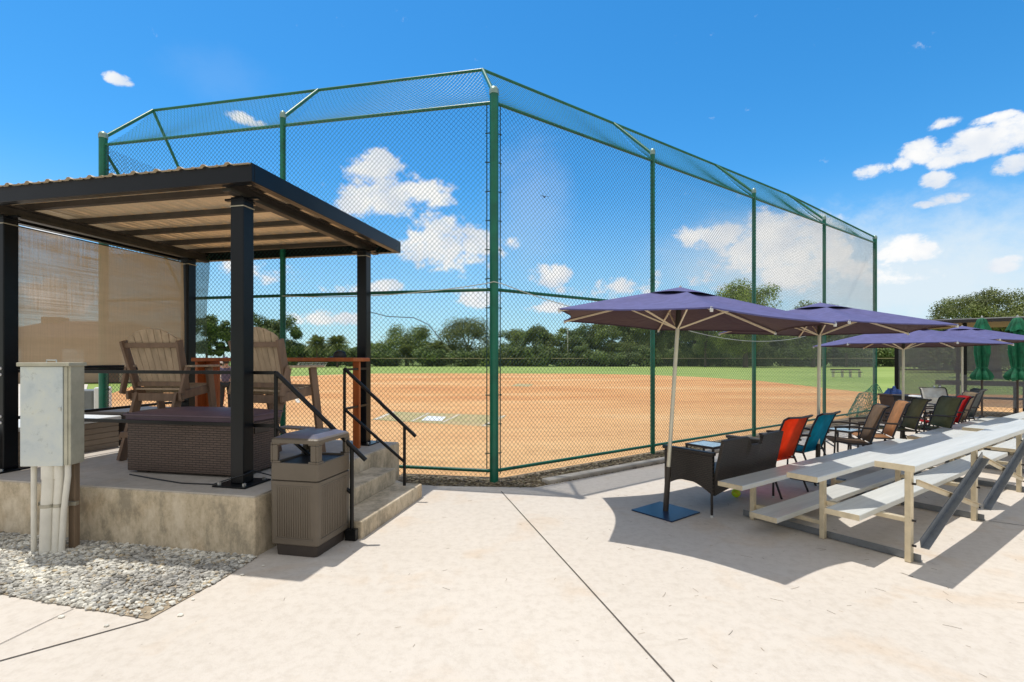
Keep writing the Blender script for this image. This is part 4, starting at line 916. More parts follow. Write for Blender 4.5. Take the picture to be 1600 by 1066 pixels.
# ------------------------------------------------------------------ bleachers
def bleacher(label, org, frames, Lb, group='aluminium bleachers'):
    t = thing('bleacher', label, 'bleacher', org, BR, group)
    rows = [(0.0, .80, 'seat_plank'), (.635, .60, 'seat_plank'), (1.27, .40, 'seat_plank'), (.34, .37, 'foot_plank'), (.96, .187, 'foot_plank')]
    for y, z, nm in rows:
        w = .24
        prof = [(y, z-.042), (y, z-.004), (y+.004, z)]
        k = 6
        for i in range(k): pass
        prof += [(y+w-.004, z), (y+w, z-.004), (y+w, z-.042), (y+w-.02, z-.042), (y+w-.02, z-.036), (y+.02, z-.036), (y+.02, z-.042)]
        b = MB(); b.extr(prof, 'x', .006, Lb-.006); pl = b.build(nm, 'alu', t)
        for x0, x1 in ((0, .005), (Lb-.005, Lb)):
            b = MB(); b.box(x0, x1, y-.001, y+w+.001, z-.043, z+.001); b.build('end_cap', 'alu_dull', pl, bevel=.001)
    for fx in frames:
        f = MB(); 
        f.box(fx-.032, fx+.032, .125, .165, 0.003, .757); f.build('leg', 'alu_dull', t, bevel=.003)
        f = MB(); f.box(fx-.025, fx+.025, .735, .775, 0.003, .557); f.build('leg', 'alu_dull', t, bevel=.003)
        f = MB(); f.box(fx-.025, fx+.025, 1.36, 1.40, 0.003, .357); f.build('leg', 'alu_dull', t, bevel=.003)
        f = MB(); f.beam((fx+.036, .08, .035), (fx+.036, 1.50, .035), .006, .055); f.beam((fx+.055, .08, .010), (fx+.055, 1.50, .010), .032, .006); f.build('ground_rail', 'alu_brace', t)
        f = MB(); f.beam((fx+.036, .166, .31), (fx+.036, .734, .31), .05, .034); f.build('foot_support', 'alu_dull', t, bevel=.002)
        f = MB(); f.beam((fx+.036, .776, .128), (fx+.036, 1.36, .128), .05, .034); f.build('foot_support', 'alu_dull', t, bevel=.002)
        for y0, z_ in ((.02, .744), (.655, .544), (1.29, .344)):
            f = MB(); f.box(fx-.022, fx+.022, y0, y0+.2, z_, z_+.012); f.build('seat_bracket', 'alu_dull', t)
        for z_ in (.6, .32, .13): f = MB(); f.tube([(fx, .10, z_), (fx, .124, z_)], .009, 6); f.build('bolt', 'frame_br', t)
    for a, c in zip(frames[:-1], frames[1:]):
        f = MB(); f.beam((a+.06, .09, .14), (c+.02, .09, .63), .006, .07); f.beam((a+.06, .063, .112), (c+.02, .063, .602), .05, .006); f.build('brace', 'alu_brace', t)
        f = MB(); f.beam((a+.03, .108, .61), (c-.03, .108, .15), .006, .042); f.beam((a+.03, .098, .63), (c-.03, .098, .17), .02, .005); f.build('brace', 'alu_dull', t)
    return t
bleacher('nearest aluminium bleacher with three rows of seats on the pavement', BO, (.38, 2.10, 3.9), 4.45)
d_ = Vector((math.cos(BR), math.sin(BR), 0)); bleacher('aluminium bleacher standing beyond the nearest one, by the green umbrellas', BO + d_ * 4.85, (.38, 2.10, 3.9), 4.45)

# ------------------------------------------------------------------ loveseat, tables, chairs
lv = thing('wicker_loveseat', 'black wicker loveseat seen from behind with a sagging worn back', 'loveseat', (2.28, 5.52, 0), R(36))
# local: x along the back, y toward the field; rear legs at y=-.28
def quadgrid(name, mat, fn, nu, nv, th, par, hole=None):
    b = MB(); b.grid(fn, nu, nv)
    if hole: b.f = [f for k, f in enumerate(b.f) if not hole(k % nu / nu, (k // nu) / nv)]
    return b.build(name, mat, par, solid=th, fix=False)
def backf(u, v):
    x = (u - .5) * 1.17; y = -.28 - .10 * v; z = .30 + .46 * v
    if .40 < u < .60 and v > .5: z -= .085 * (v - .5) * 2
    return Vector((x, y + .012*math.sin(u*9), z))
quadgrid('back', 'wicker', backf, 26, 14, .03, lv)
for s in (-1, 1):
    quadgrid('side_panel', 'wicker', lambda u, v, s=s: Vector((s*.60, -.29 + .56*u, (.22 + .10*math.sin(math.pi*u)) * (1-v) + v * (.60 + .03*(1-u)*0 + .015*u))), 20, 12, .035, lv)
    b = MB(); b.box(s*.60-.035, s*.60+.035, -.30, .29, .60, .635); b.build('armrest', 'wicker', lv, bevel=.01)
    for y in (-.27, .26):
        b = MB(); b.tube([(s*.595, y, .0), (s*.595, y, .32)], .013, 8); b.build('leg', 'frame_br', lv, smooth=True)
        b = MB(); b.lathe([(.016, 0), (.016, .02)], 8, (s*.595, y, 0)); b.build('foot', 'white_cap', lv)
b = MB(); b.box(-.58, .58, -.27, .27, .30, .345); b.build('seat', 'wicker', lv, bevel=.01)
quadgrid('rear_apron', 'wicker', lambda u, v: Vector(((u-.5)*1.17, -.285, (.21 + .06*math.sin(math.pi*u))*(1-v) + .30*v)), 20, 3, .02, lv)
pw = thing('newspaper', 'small pale folded paper lying on the back of the loveseat', 'paper', (2.33, 5.22, .63), R(40))
b = MB(); b.grid(lambda u, v: Vector(((u-.5)*.14, (v-.5)*.05, .012*math.sin(u*5))), 6, 3); b.build('sheet', 'off_white', pw, solid=.006)
sb = thing('ball', 'neon yellow softball on the ground under the loveseat', 'ball', (*G(1150, 777), 0))
b = MB(); n = 12; b.lathe([(.048*math.sin(math.pi*i/n) + 1e-4, .048 - .048*math.cos(math.pi*i/n)) for i in range(n+1)], 16); b.build('cover', 'ball', sb, smooth=True)
b = MB(); b.tube([(.0485*math.cos(a)*math.cos(.5*math.sin(2*a)), .0485*math.sin(a)*math.cos(.5*math.sin(2*a)), .048 + .0485*math.sin(.5*math.sin(2*a))) for a in [i*2*math.pi/24 for i in range(25)]], .0015, 4, False); b.build('seam', 'sl_red', sb)
def side_table(label, x, y, rz_, w=.42, d=.42, h=.42):
    t = thing('side_table', label, 'side table', (x, y, 0), rz_)
    b = MB()
    b.box(-w/2, w/2, -d/2, -d/2+.025, h-.03, h); b.box(-w/2, w/2, d/2-.025, d/2, h-.03, h); b.box(-w/2, -w/2+.025, -d/2+.026, d/2-.026, h-.03, h); b.box(w/2-.025, w/2, -d/2+.026, d/2-.026, h-.03, h); b.build('frame', 'frame_br', t, bevel=.002)
    b = MB(); b.box(-w/2+.026, w/2-.026, -d/2+.026, d/2-.026, h-.012, h-.004); b.build('glass_top', M['tglass'], t)
    for sx in (-1, 1):
        for sy in (-1, 1): b = MB(); b.box(sx*(w/2-.015)-.012, sx*(w/2-.015)+.012, sy*(d/2-.015)-.012, sy*(d/2-.015)+.012, 0, h-.031); b.build('leg', 'frame_br', t)
M['tglass'] = pm('pebbled_glass', (.35, .5, .62), .2, 30, .15, .3, 60)
side_table('small glass topped side table behind the wicker loveseat', 2.62, 6.75, R(36))
side_table('small dark side table between the brown chairs and the backstop', 5.35, 8.15, R(30))
def sling_chair(label, x, y, rz_, sl, frame='frame_br', low=False, arms=True, z_top=.87):
    t = thing('patio_chair', label, 'patio chair', (x, y, 0), rz_, 'sling patio chairs along the bleachers')
    w = .25; zt = z_top
    bc = [(-.20, .40), (-.25, .55), (-.31, .72), (-.37, zt - .03), (-.42, zt)]
    sp = [(-.21, .38), (0, .375), (.20, .40), (.25, .385)]
    b = MB(); vs = []; 
    for (yy, zz) in bc: vs += [(-w+.008, yy, zz), (w-.008, yy, zz)]
    b.add(vs, [(2*i, 2*i+1, 2*i+3, 2*i+2) for i in range(len(bc)-1)]); b.build('backrest', sl, t, solid=.003, smooth=True)
    b = MB(); vs = []
    for (yy, zz) in sp: vs += [(-w+.008, yy, zz), (w-.008, yy, zz)]
    b.add(vs, [(2*i, 2*i+1, 2*i+3, 2*i+2) for i in range(len(sp)-1)]); b.build('seat', sl, t, solid=.003, smooth=True)
    for s in (-1, 1):
        b = MB(); b.tube([(s*w, yy, zz) for yy, zz in bc[::-1]] + [(s*w, yy, zz) for yy, zz in sp], .0125, 8); b.build('side_frame', frame, t, smooth=True)
        b = MB(); b.tube([(s*(w+.02), -.20, .40), (s*(w+.03), -.36, 0)], .012, 8); b.build('leg', frame, t, smooth=True)
        b = MB(); b.tube([(s*(w+.035), .25, 0), (s*(w+.035), .22, .60)], .012, 8); b.build('leg', frame, t, smooth=True)
        if arms: b = MB(); b.tube([(s*(w+.035), .24, .60), (s*(w+.035), .05, .615), (s*(w+.02), -.18, .60), (s*(w+.005), -.29, .60)], .014, 8); b.build('armrest', frame, t, smooth=True)
    b = MB(); b.tube([(-w, bc[-1][0], zt), (0, bc[-1][0]-.012, zt-.008), (w, bc[-1][0], zt)], .012, 8); b.build('top_bar', frame, t, smooth=True)
    for yy, zz in ((.235, .33), (-.26, .24)): b = MB(); b.tube([(-w-.02, yy, zz), (w+.02, yy, zz)], .01, 6); b.build('crossbar', frame, t, smooth=True)
    return t
def backpos(px, D, rot, off=.34):
    a = R(rot); X = (px - CX) / F * D; return X - math.sin(a) * off, D + math.cos(a) * off
for lab, px, D, rot, sl, zt in (
    ('bright orange red sling chair next to the wicker loveseat', 1240, 5.75, 33, 'sl_red', .90),
    ('teal sling chair directly right of the orange red one', 1288, 6.35, 36, 'sl_teal', .88),
    ('dark brown sling chair right of the teal one, seat turned left', 1370, 7.1, 70, 'sl_brown', .90),
    ('orange tan sling chair tucked behind the dark brown one', 1404, 7.6, 68, 'sl_tan', .92),
    ('olive sling chair just right of the third umbrella pole', 1434, 8.4, 74, 'sl_olive', .89),
    ('pale olive sling chair with reclined back before the white chair', 1482, 8.6, 84, 'sl_olive2', .90),
    ('deep red sling chair in the far cluster of chairs', 1502, 9.2, 70, 'sl_red2', .88),
    ('beige sling chair behind the deep red one', 1512, 9.6, 70, 'sl_tan2', .92),
    ('dark grey sling chair at the far end of the row by the green umbrella', 1524, 10.1, 70, 'sl_grey', .95)):
    x, y = backpos(px, D, rot); sling_chair(lab, x, y, R(rot), sl, z_top=zt)
sling_chair('white sling chair facing the camera beside the bistro table', 9.0, 10.5, R(172), 'sl_white', z_top=.93)
# bistro table, pot, black bin
t = thing('bistro_table', 'small white topped bistro table with bottles beside the white chair', 'table', (8.9, 11.1, 0)); t.location = ((1447-CX)/F*11.1, 11.1, 0)
b = MB(); b.lathe([(.30, .715), (.31, .72), (.31, .735), (.30, .74)], 24); b.build('table_top', 'white', t, smooth=True)
b = MB(); b.lathe([(.02, .03), (.02, .714)], 12); b.build('stem', 'frame_br', t); b = MB(); b.lathe([(.22, 0), (.22, .015), (.03, .03)], 20); b.build('foot', 'frame_br', t)
for k, (dx, dy) in enumerate(((.18, 0), (.25, -.06))):
    o = thing('bottle', ('clear bottle standing on the bistro table', 'slim clear bottle at the edge of the bistro table')[k], 'bottle', (t.location.x+dx, t.location.y+dy, .741))
    b = MB(); b.lathe([(.03, 0), (.032, .12), (.014, .17), (.014, .20)], 12); b.build('body', 'tglass', o, smooth=True)
    b = MB(); b.lathe([(.016, .20), (.016, .222)], 10); b.build('cap', 'white', o)
t = thing('planter', 'brown tapered planter pot at the end of the backstop', 'planter', ((1396-CX)/F*12.2, 12.2, 0), .3)
b = MB(); b.add([(-.15,-.15,0),(.15,-.15,0),(.15,.15,0),(-.15,.15,0),(-.2,-.2,.66),(.2,-.2,.66),(.2,.2,.66),(-.2,.2,.66)], [(3,2,1,0),(0,1,5,4),(1,2,6,5),(2,3,7,6),(3,0,4,7),(4,5,6,7)]); b.build('pot', 'pot', t, bevel=.01)
b = MB(); b.box(-.225, .225, -.225, .225, .662, .71); b.build('rim', 'pot', t, bevel=.012)
o = thing('folded_tarp', 'crumpled blue cloth heaped on the brown planter', 'cloth', (t.location.x, t.location.y, .711))
b = MB(); rr = random.Random(4); b.grid(lambda u, v: Vector(((u-.5)*.34, (v-.5)*.3, .13*math.sin(math.pi*u)**.6*math.sin(math.pi*v)**.6*(1+.6*math.sin(u*17+v*11)*math.cos(v*14)))), 14, 12); b.build('cloth', 'blue_cloth', o, smooth=True)
t = thing('waste_bin', 'black waste bin with white lid flap behind the tan chair', 'waste bin', ((1418-CX)/F*11.6, 11.6, 0), .3)
b = MB(); b.add([(-.14,-.14,0),(.14,-.14,0),(.14,.14,0),(-.14,.14,0),(-.19,-.19,.68),(.19,-.19,.68),(.19,.19,.68),(-.19,.19,.68)], [(3,2,1,0),(0,1,5,4),(1,2,6,5),(2,3,7,6),(3,0,4,7),(4,5,6,7)]); b.build('body', 'cable', t, bevel=.015)
b = MB(); b.box(-.2, .2, -.2, .2, .682, .72); b.build('rim', 'cable', t, bevel=.01); b = MB(); b.box(-.03, .09, -.207, -.201, .60, .70); b.build('flap', 'white', t, bevel=.002)

# crumpled netting
def netting(label, loc, sx, sy, sz, seed):
    b = MB(); rr = random.Random(seed); o3 = Vector((seed * 3.1, 0, 0))
    b.grid(lambda u, v: Vector(((u-.5)*sx, (v-.5)*sy + .12*noise.noise(Vector((u*4, v*4, 1)) + o3), max(.01, sz*math.sin(math.pi*min(1, u*1.0))**.6*math.sin(math.pi*v)**.5*(.75+.8*noise.noise(Vector((u*3, v*3, 0)) + o3))))), 26, 20)
    o = b.build('crumpled_netting', 'net', None, fix=False); md = o.modifiers.new('wire', 'WIREFRAME'); md.thickness = .012; md.use_even_offset = False
    o.location = loc; tag(o, label, 'netting')
M['net'] = pm('green_netting', (.02, .22, .15), .2, 5, .6)
netting('crumpled green netting heaped inside the fence behind the left tall chair', (-6.0, 8.7, -.03), 1.9, .6, .5, 2)
netting('crumpled green netting heaped at the right end of the backstop', ((1352-CX)/F*13.9, 13.7, -.03), 1.0, .6, .75, 7)

# ------------------------------------------------------------------ dugout
D0 = Vector((10.95, 14.4, 0)); D1 = Vector((15.6, 10.74, 0)); dd = (D1 - D0).normalized(); dn = Vector((-dd.y, dd.x, 0)); DL = (D1 - D0).length
ang = math.atan2(dd.y, dd.x)
dg = thing('dugout', 'black dugout with flat roof and see-through mesh screen at the right', 'dugout', D0, ang)
for k, x in enumerate((0, 1.45, 2.9, 4.35, 5.8)):
    b = MB(); b.box(x-.045, x+.045, -.045, .045, 0, 2.5); b.build('post', 'black_rail', dg, bevel=.004)
    b = MB(); b.box(x-.045, x+.045, 2.4, 2.49, 0, 2.45); b.build('post', 'black_rail', dg, bevel=.004)
b = MB(); b.box(.75, DL+.2, -.35, 2.9, 2.50, 2.60); b.build('roof', 'darkroof', dg, bevel=.006)
b = MB(); b.box(.74, DL+.21, -.36, -.352, 2.585, 2.61); b.build('roof_trim', 'roof_edge', dg)
b = MB(); b.grid(lambda u, v: Vector((.05 + (DL-.1)*u, -.06 - .03*math.sin(u*23)*v*.6 - .02*math.sin(u*7+v*4), .30 + 1.72*v - .03*math.sin(u*11)*v)), 60, 8); b.build('mesh_screen', 'windscreen', dg, smooth=True)
b = MB(); b.tube([(0, 0, 1.25), (DL, 0, 1.25)], .02, 8); b.tube([(0, 0, 2.05), (DL, 0, 2.05)], .02, 8); b.build('rail', 'black_rail', dg, smooth=True)
b = MB()
b2 = chainlink((0, .03, .05), (1,0,0), (0,0,1), DL, 1.9, d=.10, r=.0035, parent=dg, mat='cable')
b2 = chainlink((0, 2.45, .05), (1,0,0), (0,0,1), DL, 1.9, d=.12, r=.0035, parent=dg, mat='cable')
bn = thing('dugout_bench', 'long dark bench with slatted back inside the dugout', 'bench', D0 + dn * 1.5 + dd * .9, ang)
b = MB(); b.box(0, 3.4, -.18, .18, .42, .46); b.build('seat', 'dark_box', bn)
b = MB(); b.box(0, 3.4, .2, .24, .78, .92); b.build('backrest', 'dark_box', bn)
for x in (.1, 1.7, 3.3): b = MB(); b.box(x-.03, x+.03, -.15, .19, 0, .419); b.box(x-.03, x+.03, .16, .199, .46, .92); b.build('leg', 'dark_box', bn)
bg_ = thing('equipment_bag', 'grey and black equipment bag hanging on the dugout screen', 'bag', D0 + dd * 3.05 - dn * .02, ang)
b = MB(); b.grid(lambda u, v: Vector((-.18 + .36*u, -.16 - .08*math.sin(math.pi*u)*math.sin(math.pi*v), .62 + .42*v + .03*math.sin(u*9))), 10, 10); b.grid(lambda u, v: Vector((-.18 + .36*u, -.12, .62 + .42*v + .03*math.sin(u*9))), 10, 10); b.build('bag_body', 'bag', bg_, smooth=True)
b = MB(); b.tube([(-.1, -.14, 1.0), (0, -.12, 1.22), (.1, -.14, 1.0)], .01, 6); b.build('strap', 'cable', bg_)
bt = thing('yellow_bat_bag', 'short yellow handled bat leaning behind the dugout screen', 'bat', D0 + dd * 2.55 + dn * .25, ang)
b = MB(); b.tube([(-.12, 0, 1.02), (.05, 0, 1.16), (.16, 0, 1.22)], [.03, .03, .015], 8); b.build('barrel', 'yellow', bt, smooth=True)
b = MB(); b.tube([(.16, 0, 1.22), (.26, 0, 1.27)], [.014, .014], 8); b.build('grip', 'cable', bt, smooth=True)

# ------------------------------------------------------------------ far things
ff = thing('outfield_fence', 'long low outfield fence with pale top rail before the tree line', 'fence')
pl = [(-110, 72), (-62, 98), (-30, 105), (30, 105), (62, 102), (95, 84)]
for a, c in zip(pl[:-1], pl[1:]):
    a, c = Vector((*a, 0)), Vector((*c, 0)); n_ = int((c-a).length / 6)
    hgt = 1.66
    b = MB(); b.add([a + Vector((0,0,0)), c + Vector((0,0,0)), c + Vector((0,0,hgt-.1)), a + Vector((0,0,hgt-.1))], [(0,1,2,3)]); b.build('fence_mesh', 'fence_far', ff)
    b = MB(); b.beam(a + Vector((0,0,hgt)), c + Vector((0,0,hgt)), .12, .16); b.build('top_rail', M['toprail'] if 'toprail' in M else M.setdefault('toprail', pm('tan_top_rail', (.38, .31, .20), .1, 1, .7)), ff)
    for k in range(n_):
        p = a.lerp(c, k / n_); b = MB(); b.tube([p, p + Vector((0,0,hgt-.05))], .06, 6); b.build('post', 'black_rail', ff)
def tiny_bleacher(name, label, cat, px, D, w, mat):
    t = thing(name, label, cat, ((px-CX)/F*D, D, 0))
    for k in range(3):
        b = MB(); b.box(-w/2, w/2, k*.5, k*.5+.25, .35+k*.25, .40+k*.25); b.build('seat_plank', mat, t)
    for x in (-w/2+.2, 0, w/2-.2):
        b = MB(); b.box(x-.04, x+.04, 0, 1.2, 0, .05); b.beam((x, 0, .05), (x, 1.2, .85), .05, .05); b.build('frame', 'alu_dull', t)
tiny_bleacher('far_bleacher', 'tiny white bleacher far away by the left outfield', 'bleacher', 485, 88, 5.2, 'white')
t = thing('field_bench', 'dark team bench standing on the far grass at right', 'bench', ((1323-CX)/F*44, 44, -.05), 0)
b = MB(); b.box(-1.3, 1.3, -.15, .15, .42, .48); b.build('seat', 'cable', t); 
b = MB(); b.box(-1.3, 1.3, .18, .22, .60, .72); b.build('backrest', 'cable', t)
for x in (-1.15, -.35, .35, 1.15): b = MB(); b.box(x-.03, x+.03, -.1, .2, 0, .60); b.build('leg', 'alu_dull', t)
t = thing('light_pole', 'thin pale pole standing beyond the outfield fence', 'pole', ((887-CX)/F*108, 108, 0)); b = MB(); b.tube([(0,0,0), (0,0,8.2)], [.16, .10], 8); b.build('shaft', 'white_cap', t, smooth=True); b = MB(); b.box(-.5, .5, -.08, .08, 8.0, 8.12); b.build('crossarm', 'white_cap', t)
# bird
t = thing('bird', 'small dark bird flying high over the infield', 'bird', ((851-CX)/F*40, 40, EYE + (HY-308)/F*40), .4)
b = MB(); b.lathe([(.01, -.16), (.045, -.08), (.05, .0), (.035, .09), (.03, .13), (.008, .17)], 10); o = b.build('body', 'bird', t, smooth=True); o.rotation_euler = (R(80), 0, 0)
for s in (-1, 1): b = MB(); b.add([(0,-.05,0),(0,.07,0),(s*.22,.06,.10),(s*.42,-.04,.05),(s*.2,-.06,.08)], [(0,1,2,4),(4,2,3)]); b.build('wing', 'bird', t, solid=.01)

# ------------------------------------------------------------------ building behind the shade cloth
bd = thing('clubhouse', 'tan single storey building with hip roof beyond the left fence', 'building', (-28.5, 36, 0), R(12))
b = MB(); b.box(-5.5, 3.2, -3, 3, 0, 2.9); b.build('wall', 'stucco', bd)
b = MB(); b.add([(-6.2,-3.6,2.9),(3.9,-3.6,2.9),(3.9,3.6,2.9),(-6.2,3.6,2.9),(-3.6,0,4.2),(1.3,0,4.2)], [(0,1,5,4),(1,2,5),(2,3,4,5),(3,0,4),(3,2,1,0)]); rf = b.build('roof', 'rooftile', bd)
b = MB(); b.box(-4.0, -2.9, -.5, .5, 3.3, 4.45); b.build('chimney', 'stucco', rf)
for x, w in ((-4, .9), (-.7, 1.2), (2.5, .8)):
    b = MB(); b.box(x-w/2, x+w/2, -3.03, -3.001, 1.1, 2.2); fr_ = b.build('window', 'dark_glass', bd); b = MB(); b.box(x-w/2-.08, x+w/2+.08, -3.06, -3.031, 1.0, 1.1); b.build('sill', 'white', fr_)
b = MB(); b.box(1.0, 1.9, -3.03, -3.001, 0, 2.1); b.build('door', 'rooftile', bd)

# ------------------------------------------------------------------ trees
def tree_meshes(seed, H, W_, zc0, n_clump, n_leaf, ls, leafmat, name='crown', flat=1.0, n_limb=7, rk=1.0):
    "trunk + leafy crown built from many leaf-sized faces; crown is an uneven union of clumps"
    rnd = random.Random(seed); crown_h = H - zc0; cz = zc0 + crown_h * .5
    clumps = []
    for i in range(n_clump):
        while True:
            p = Vector((rnd.uniform(-1,1), rnd.uniform(-1,1), rnd.uniform(-1,1)))
            if .2 < (abs(p.x)**2.6 + abs(p.y)**2.6 + abs(p.z)**2.6) < 1: break
        # dome: narrower near the bottom
        k = 1.0 if p.z > 0 else 1 + p.z * .25
        q = Vector((p.x * W_/2 * .78 * k, p.y * W_/2 * .78 * k, cz + p.z * crown_h/2 * .80)); clumps.append((q, rnd.uniform(.30, .48) * W_ * .5 * rk))
    lb = MB(); vs = []; fs = []
    per = int(n_leaf * 2.6) // n_clump
    for (q, r) in clumps:
        for j in range(per):
            while True:
                d = Vector((rnd.gauss(0,1), rnd.gauss(0,1), rnd.gauss(0,1)))
                if d.length > .1: break
            d.normalize(); rr = r * (rnd.random() ** .45) * rnd.uniform(.85, 1.15); p = q + Vector((d.x*rr, d.y*rr, d.z*rr*.72*flat))
            if p.z < zc0 * .6: continue
            n = (d * .7 + Vector((rnd.gauss(0,.5), rnd.gauss(0,.5), rnd.gauss(0,.5) + .35))).normalized()
            a = n.orthogonal().normalized(); a = (Matrix.Rotation(rnd.uniform(0, 6.3), 3, n) @ a); c = n.cross(a)
            s = ls * rnd.uniform(.6, 1.4); o = len(vs)
            vs += [p - a*s*.5, p + c*s*.35, p + a*s*.6, p - c*s*.35 + n*s*.15]; fs.append((o, o+1, o+2, o+3))
    lb.add(vs, fs)
    tb_ = MB(); th = zc0 + crown_h * .35
    tb_.tube([(0,0,-.1), (.02*H*rnd.uniform(-1,1), .02*H*rnd.uniform(-1,1), th*.5), (.03*H*rnd.uniform(-1,1), 0, th)], [W_*.035+.06, W_*.028+.04, W_*.018+.03], 8)
    for i in range(n_limb):
        q, r = clumps[rnd.randrange(len(clumps))]; z0 = th * rnd.uniform(.55, .95)
        tb_.tube([(0,0,z0), Vector((q.x*.45, q.y*.45, z0 + (q.z - z0)*.5)), q], [W_*.011+.02, W_*.006+.012, .01], 5)
    return lb, tb_
def make_tree(name, label, loc, seed, H, W_, zc0, leafmat, n_leaf=3600, n_clump=26, ls=.30, group=None, rz_=0, **kw):
    t = thing(name, label, 'tree', loc, rz_, group)
    lb, tb_ = tree_meshes(seed, H, W_, zc0, n_clump, n_leaf, ls, leafmat, **kw)
    lb.build('crown', leafmat, t, fix=False); tb_.build('trunk', 'bark', t, smooth=True); return t
def at(px, D): return ((px - CX) / F * D, D, -.05)
def hgt(py, D): return EYE + (HY - py) / F * D
protos = []
def T(label, px, top, wpx, D, seed, mat, name='broadleaf_tree', base=.08, group='trees beyond the outfield fence', **kw):
    H = hgt(top, D); W_ = wpx / F * D
    return make_tree(name, label, at(px, D), seed, H, W_, H * base, mat, group=group, **kw)
T('rounded green tree left of the middle pair, behind a small palm', 636, 507, 92, 122, 1, 'leaf_mid', n_leaf=5200)
T('tallest rounded olive tree just left of the backstop corner post', 731, 497, 92, 120, 2, 'leaf_olive', n_leaf=5600)
T('green tree just right of the backstop corner post', 802, 510, 52, 122, 3, 'leaf_mid')
T('low dark tree between the two rounded trees', 688, 538, 40, 124, 31, 'leaf_dark', n_leaf=2200)
T('tall dark narrow tree right of the rear left pavilion post', 322, 478, 44, 92, 5, 'leaf_dark', n_leaf=3600)
T('dark pointed tree seen left of the front pavilion post', 350, 494, 34, 94, 6, 'leaf_dark', n_leaf=3200)
T('broad dark tree behind the second tall chair', 400, 482, 66, 96, 7, 'leaf_dark', n_leaf=5200)
T('dark tree right of the green post behind the second tall chair', 448, 490, 62, 98, 8, 'leaf_dark', n_leaf=4600)
T('low dark tree beneath the far left palms', 505, 540, 70, 108, 9, 'leaf_dark', n_leaf=3000)
T('low tree just right of the rear right pavilion post', 585, 532, 50, 124, 10, 'leaf_mid', n_leaf=2600)
T('big bright green tree rising above the first purple umbrella', 1165, 433, 112, 96, 11, 'leaf_bright', n_leaf=9500, n_clump=34, ls=.28)
T('smaller green tree peeking left of the big bright tree', 1102, 452, 44, 100, 12, 'leaf_mid', n_leaf=3000)
T('green tree above the second purple umbrella', 1270, 468, 84, 98, 13, 'leaf_mid', n_leaf=5200)
T('green tree right of the one above the second umbrella', 1322, 482, 56, 100, 14, 'leaf_mid', n_leaf=3600)
# tree line: shared shapes, each tree an object of its own
line_lab = 'leafy green tree in the unbroken tree line beyond the right outfield'
base_t = [T(line_lab, 838, 506, 50, 112, 41, 'leaf_dark', n_leaf=4600), T(line_lab, 872, 510, 46, 110, 42, 'leaf_mid', n_leaf=4600), T(line_lab, 908, 503, 52, 112, 43, 'leaf_dark', n_leaf=4600), T(line_lab, 945, 498, 54, 111, 44, 'leaf_mid', n_leaf=4600)]
rnd = random.Random(5)
for i, px in enumerate(list(range(978, 1480, 27))):
    s = rnd.uniform(.92, 1.2); dup(base_t[i % 4], at(px + rnd.uniform(-5, 5), rnd.uniform(108, 116)), rnd.uniform(0, 6.3), line_lab, scale=(s, s, s * rnd.uniform(.95, 1.18)))
for i, px in enumerate(range(815, 1500, 48)):
    s = rnd.uniform(.45, .6); dup(base_t[i % 4], at(px + rnd.uniform(-8, 8), 107.5), rnd.uniform(0, 6.3), line_lab, scale=(s*1.5, s, s))
back_lab = 'small tree in the distant wood left of the backstop corner'
for i, px in enumerate((-60, -10, 40, 90, 150, 200, 250, 290, 470, 545, 612, 660, 705, 765)):
    s = rnd.uniform(.5, .72); dup(base_t[i % 4], at(px, 132), rnd.uniform(0, 6.3), back_lab, group='distant trees at left', scale=(s*1.3, s, s))
shr = 'low leafy shrub in the undergrowth along the outfield fence'
sh0 = make_tree('shrub', shr, at(600, 109), 77, 3.4, 8.5, .1, 'leaf_dark', n_leaf=2200, n_clump=22, ls=.36, group='shrubs along the outfield fence'); sh0['category'] = 'shrub'
for px in range(470, 1480, 42):
    if px > 800 or px in (512, 554, 680, 722, 764, 470): dup(sh0, at(px + rnd.uniform(-9, 9), rnd.uniform(106.5, 109)), rnd.uniform(0, 6.3), shr, scale=(1, 1, rnd.uniform(.8, 1.4)))
# near tree at the right, finer leaves
D = 42
make_tree('broadleaf_tree', 'spreading olive green tree behind the dugout roof at the right edge', at(1556, D), 21, hgt(449, D), 196/F*D, 2.6, 'leaf_olive', n_leaf=17000, n_clump=150, ls=.125, n_limb=34, rk=.42)
make_tree('broadleaf_tree', 'dense shrubby tree seen through the dugout screen', at(1500, 60), 22, hgt(515, 60), 190/F*60, .4, 'leaf_dark', n_leaf=6000, n_clump=30, ls=.24)
# palms
def palm(label, px, top, wpx, D, seed, group='palms beyond the outfield'):
    rnd = random.Random(seed); t = thing('palm_tree', label, 'palm tree', at(px, D), 0, group); r = wpx * 1.2 / F * D / 2; zt = hgt(top, D) - r * .8
    b = MB(); b.tube([(0,0,0), (.05,0,zt*.5), (0,0,zt)], [.24, .19, .2], 10); b.build('trunk', 'bark', t, smooth=True)
    vs = []; fs = []
    for i in range(90):
        az = rnd.uniform(0, 6.3); el = rnd.uniform(-.75, 1.35); l = r * rnd.uniform(.85, 1.1)
        d = Vector((math.cos(az)*math.cos(el), math.sin(az)*math.cos(el), math.sin(el))); side = Vector((-math.sin(az), math.cos(az), 0))
        prev = None
        for k in range(9):
            u = (k + 1) / 9; p = Vector((0,0,zt)) + d * l * u - Vector((0,0,1)) * r * .38 * u * u
            for s in (-1, 1):
                w = r * .36 * math.sin(math.pi * (.15 + .8*u)); q = p + side * s * w + d * r * .12 - Vector((0,0,w*.6)); o = len(vs)
                vs += [p, p + d * r * .06, q]; fs.append((o, o+1, o+2))
            o = len(vs)
            if prev is not None: vs += [prev, p, p + side * .05*r]; fs.append((o, o+1, o+2))
            prev = p
    b = MB(); b.add(vs, fs); b.build('crown', 'frond', t, fix=False)
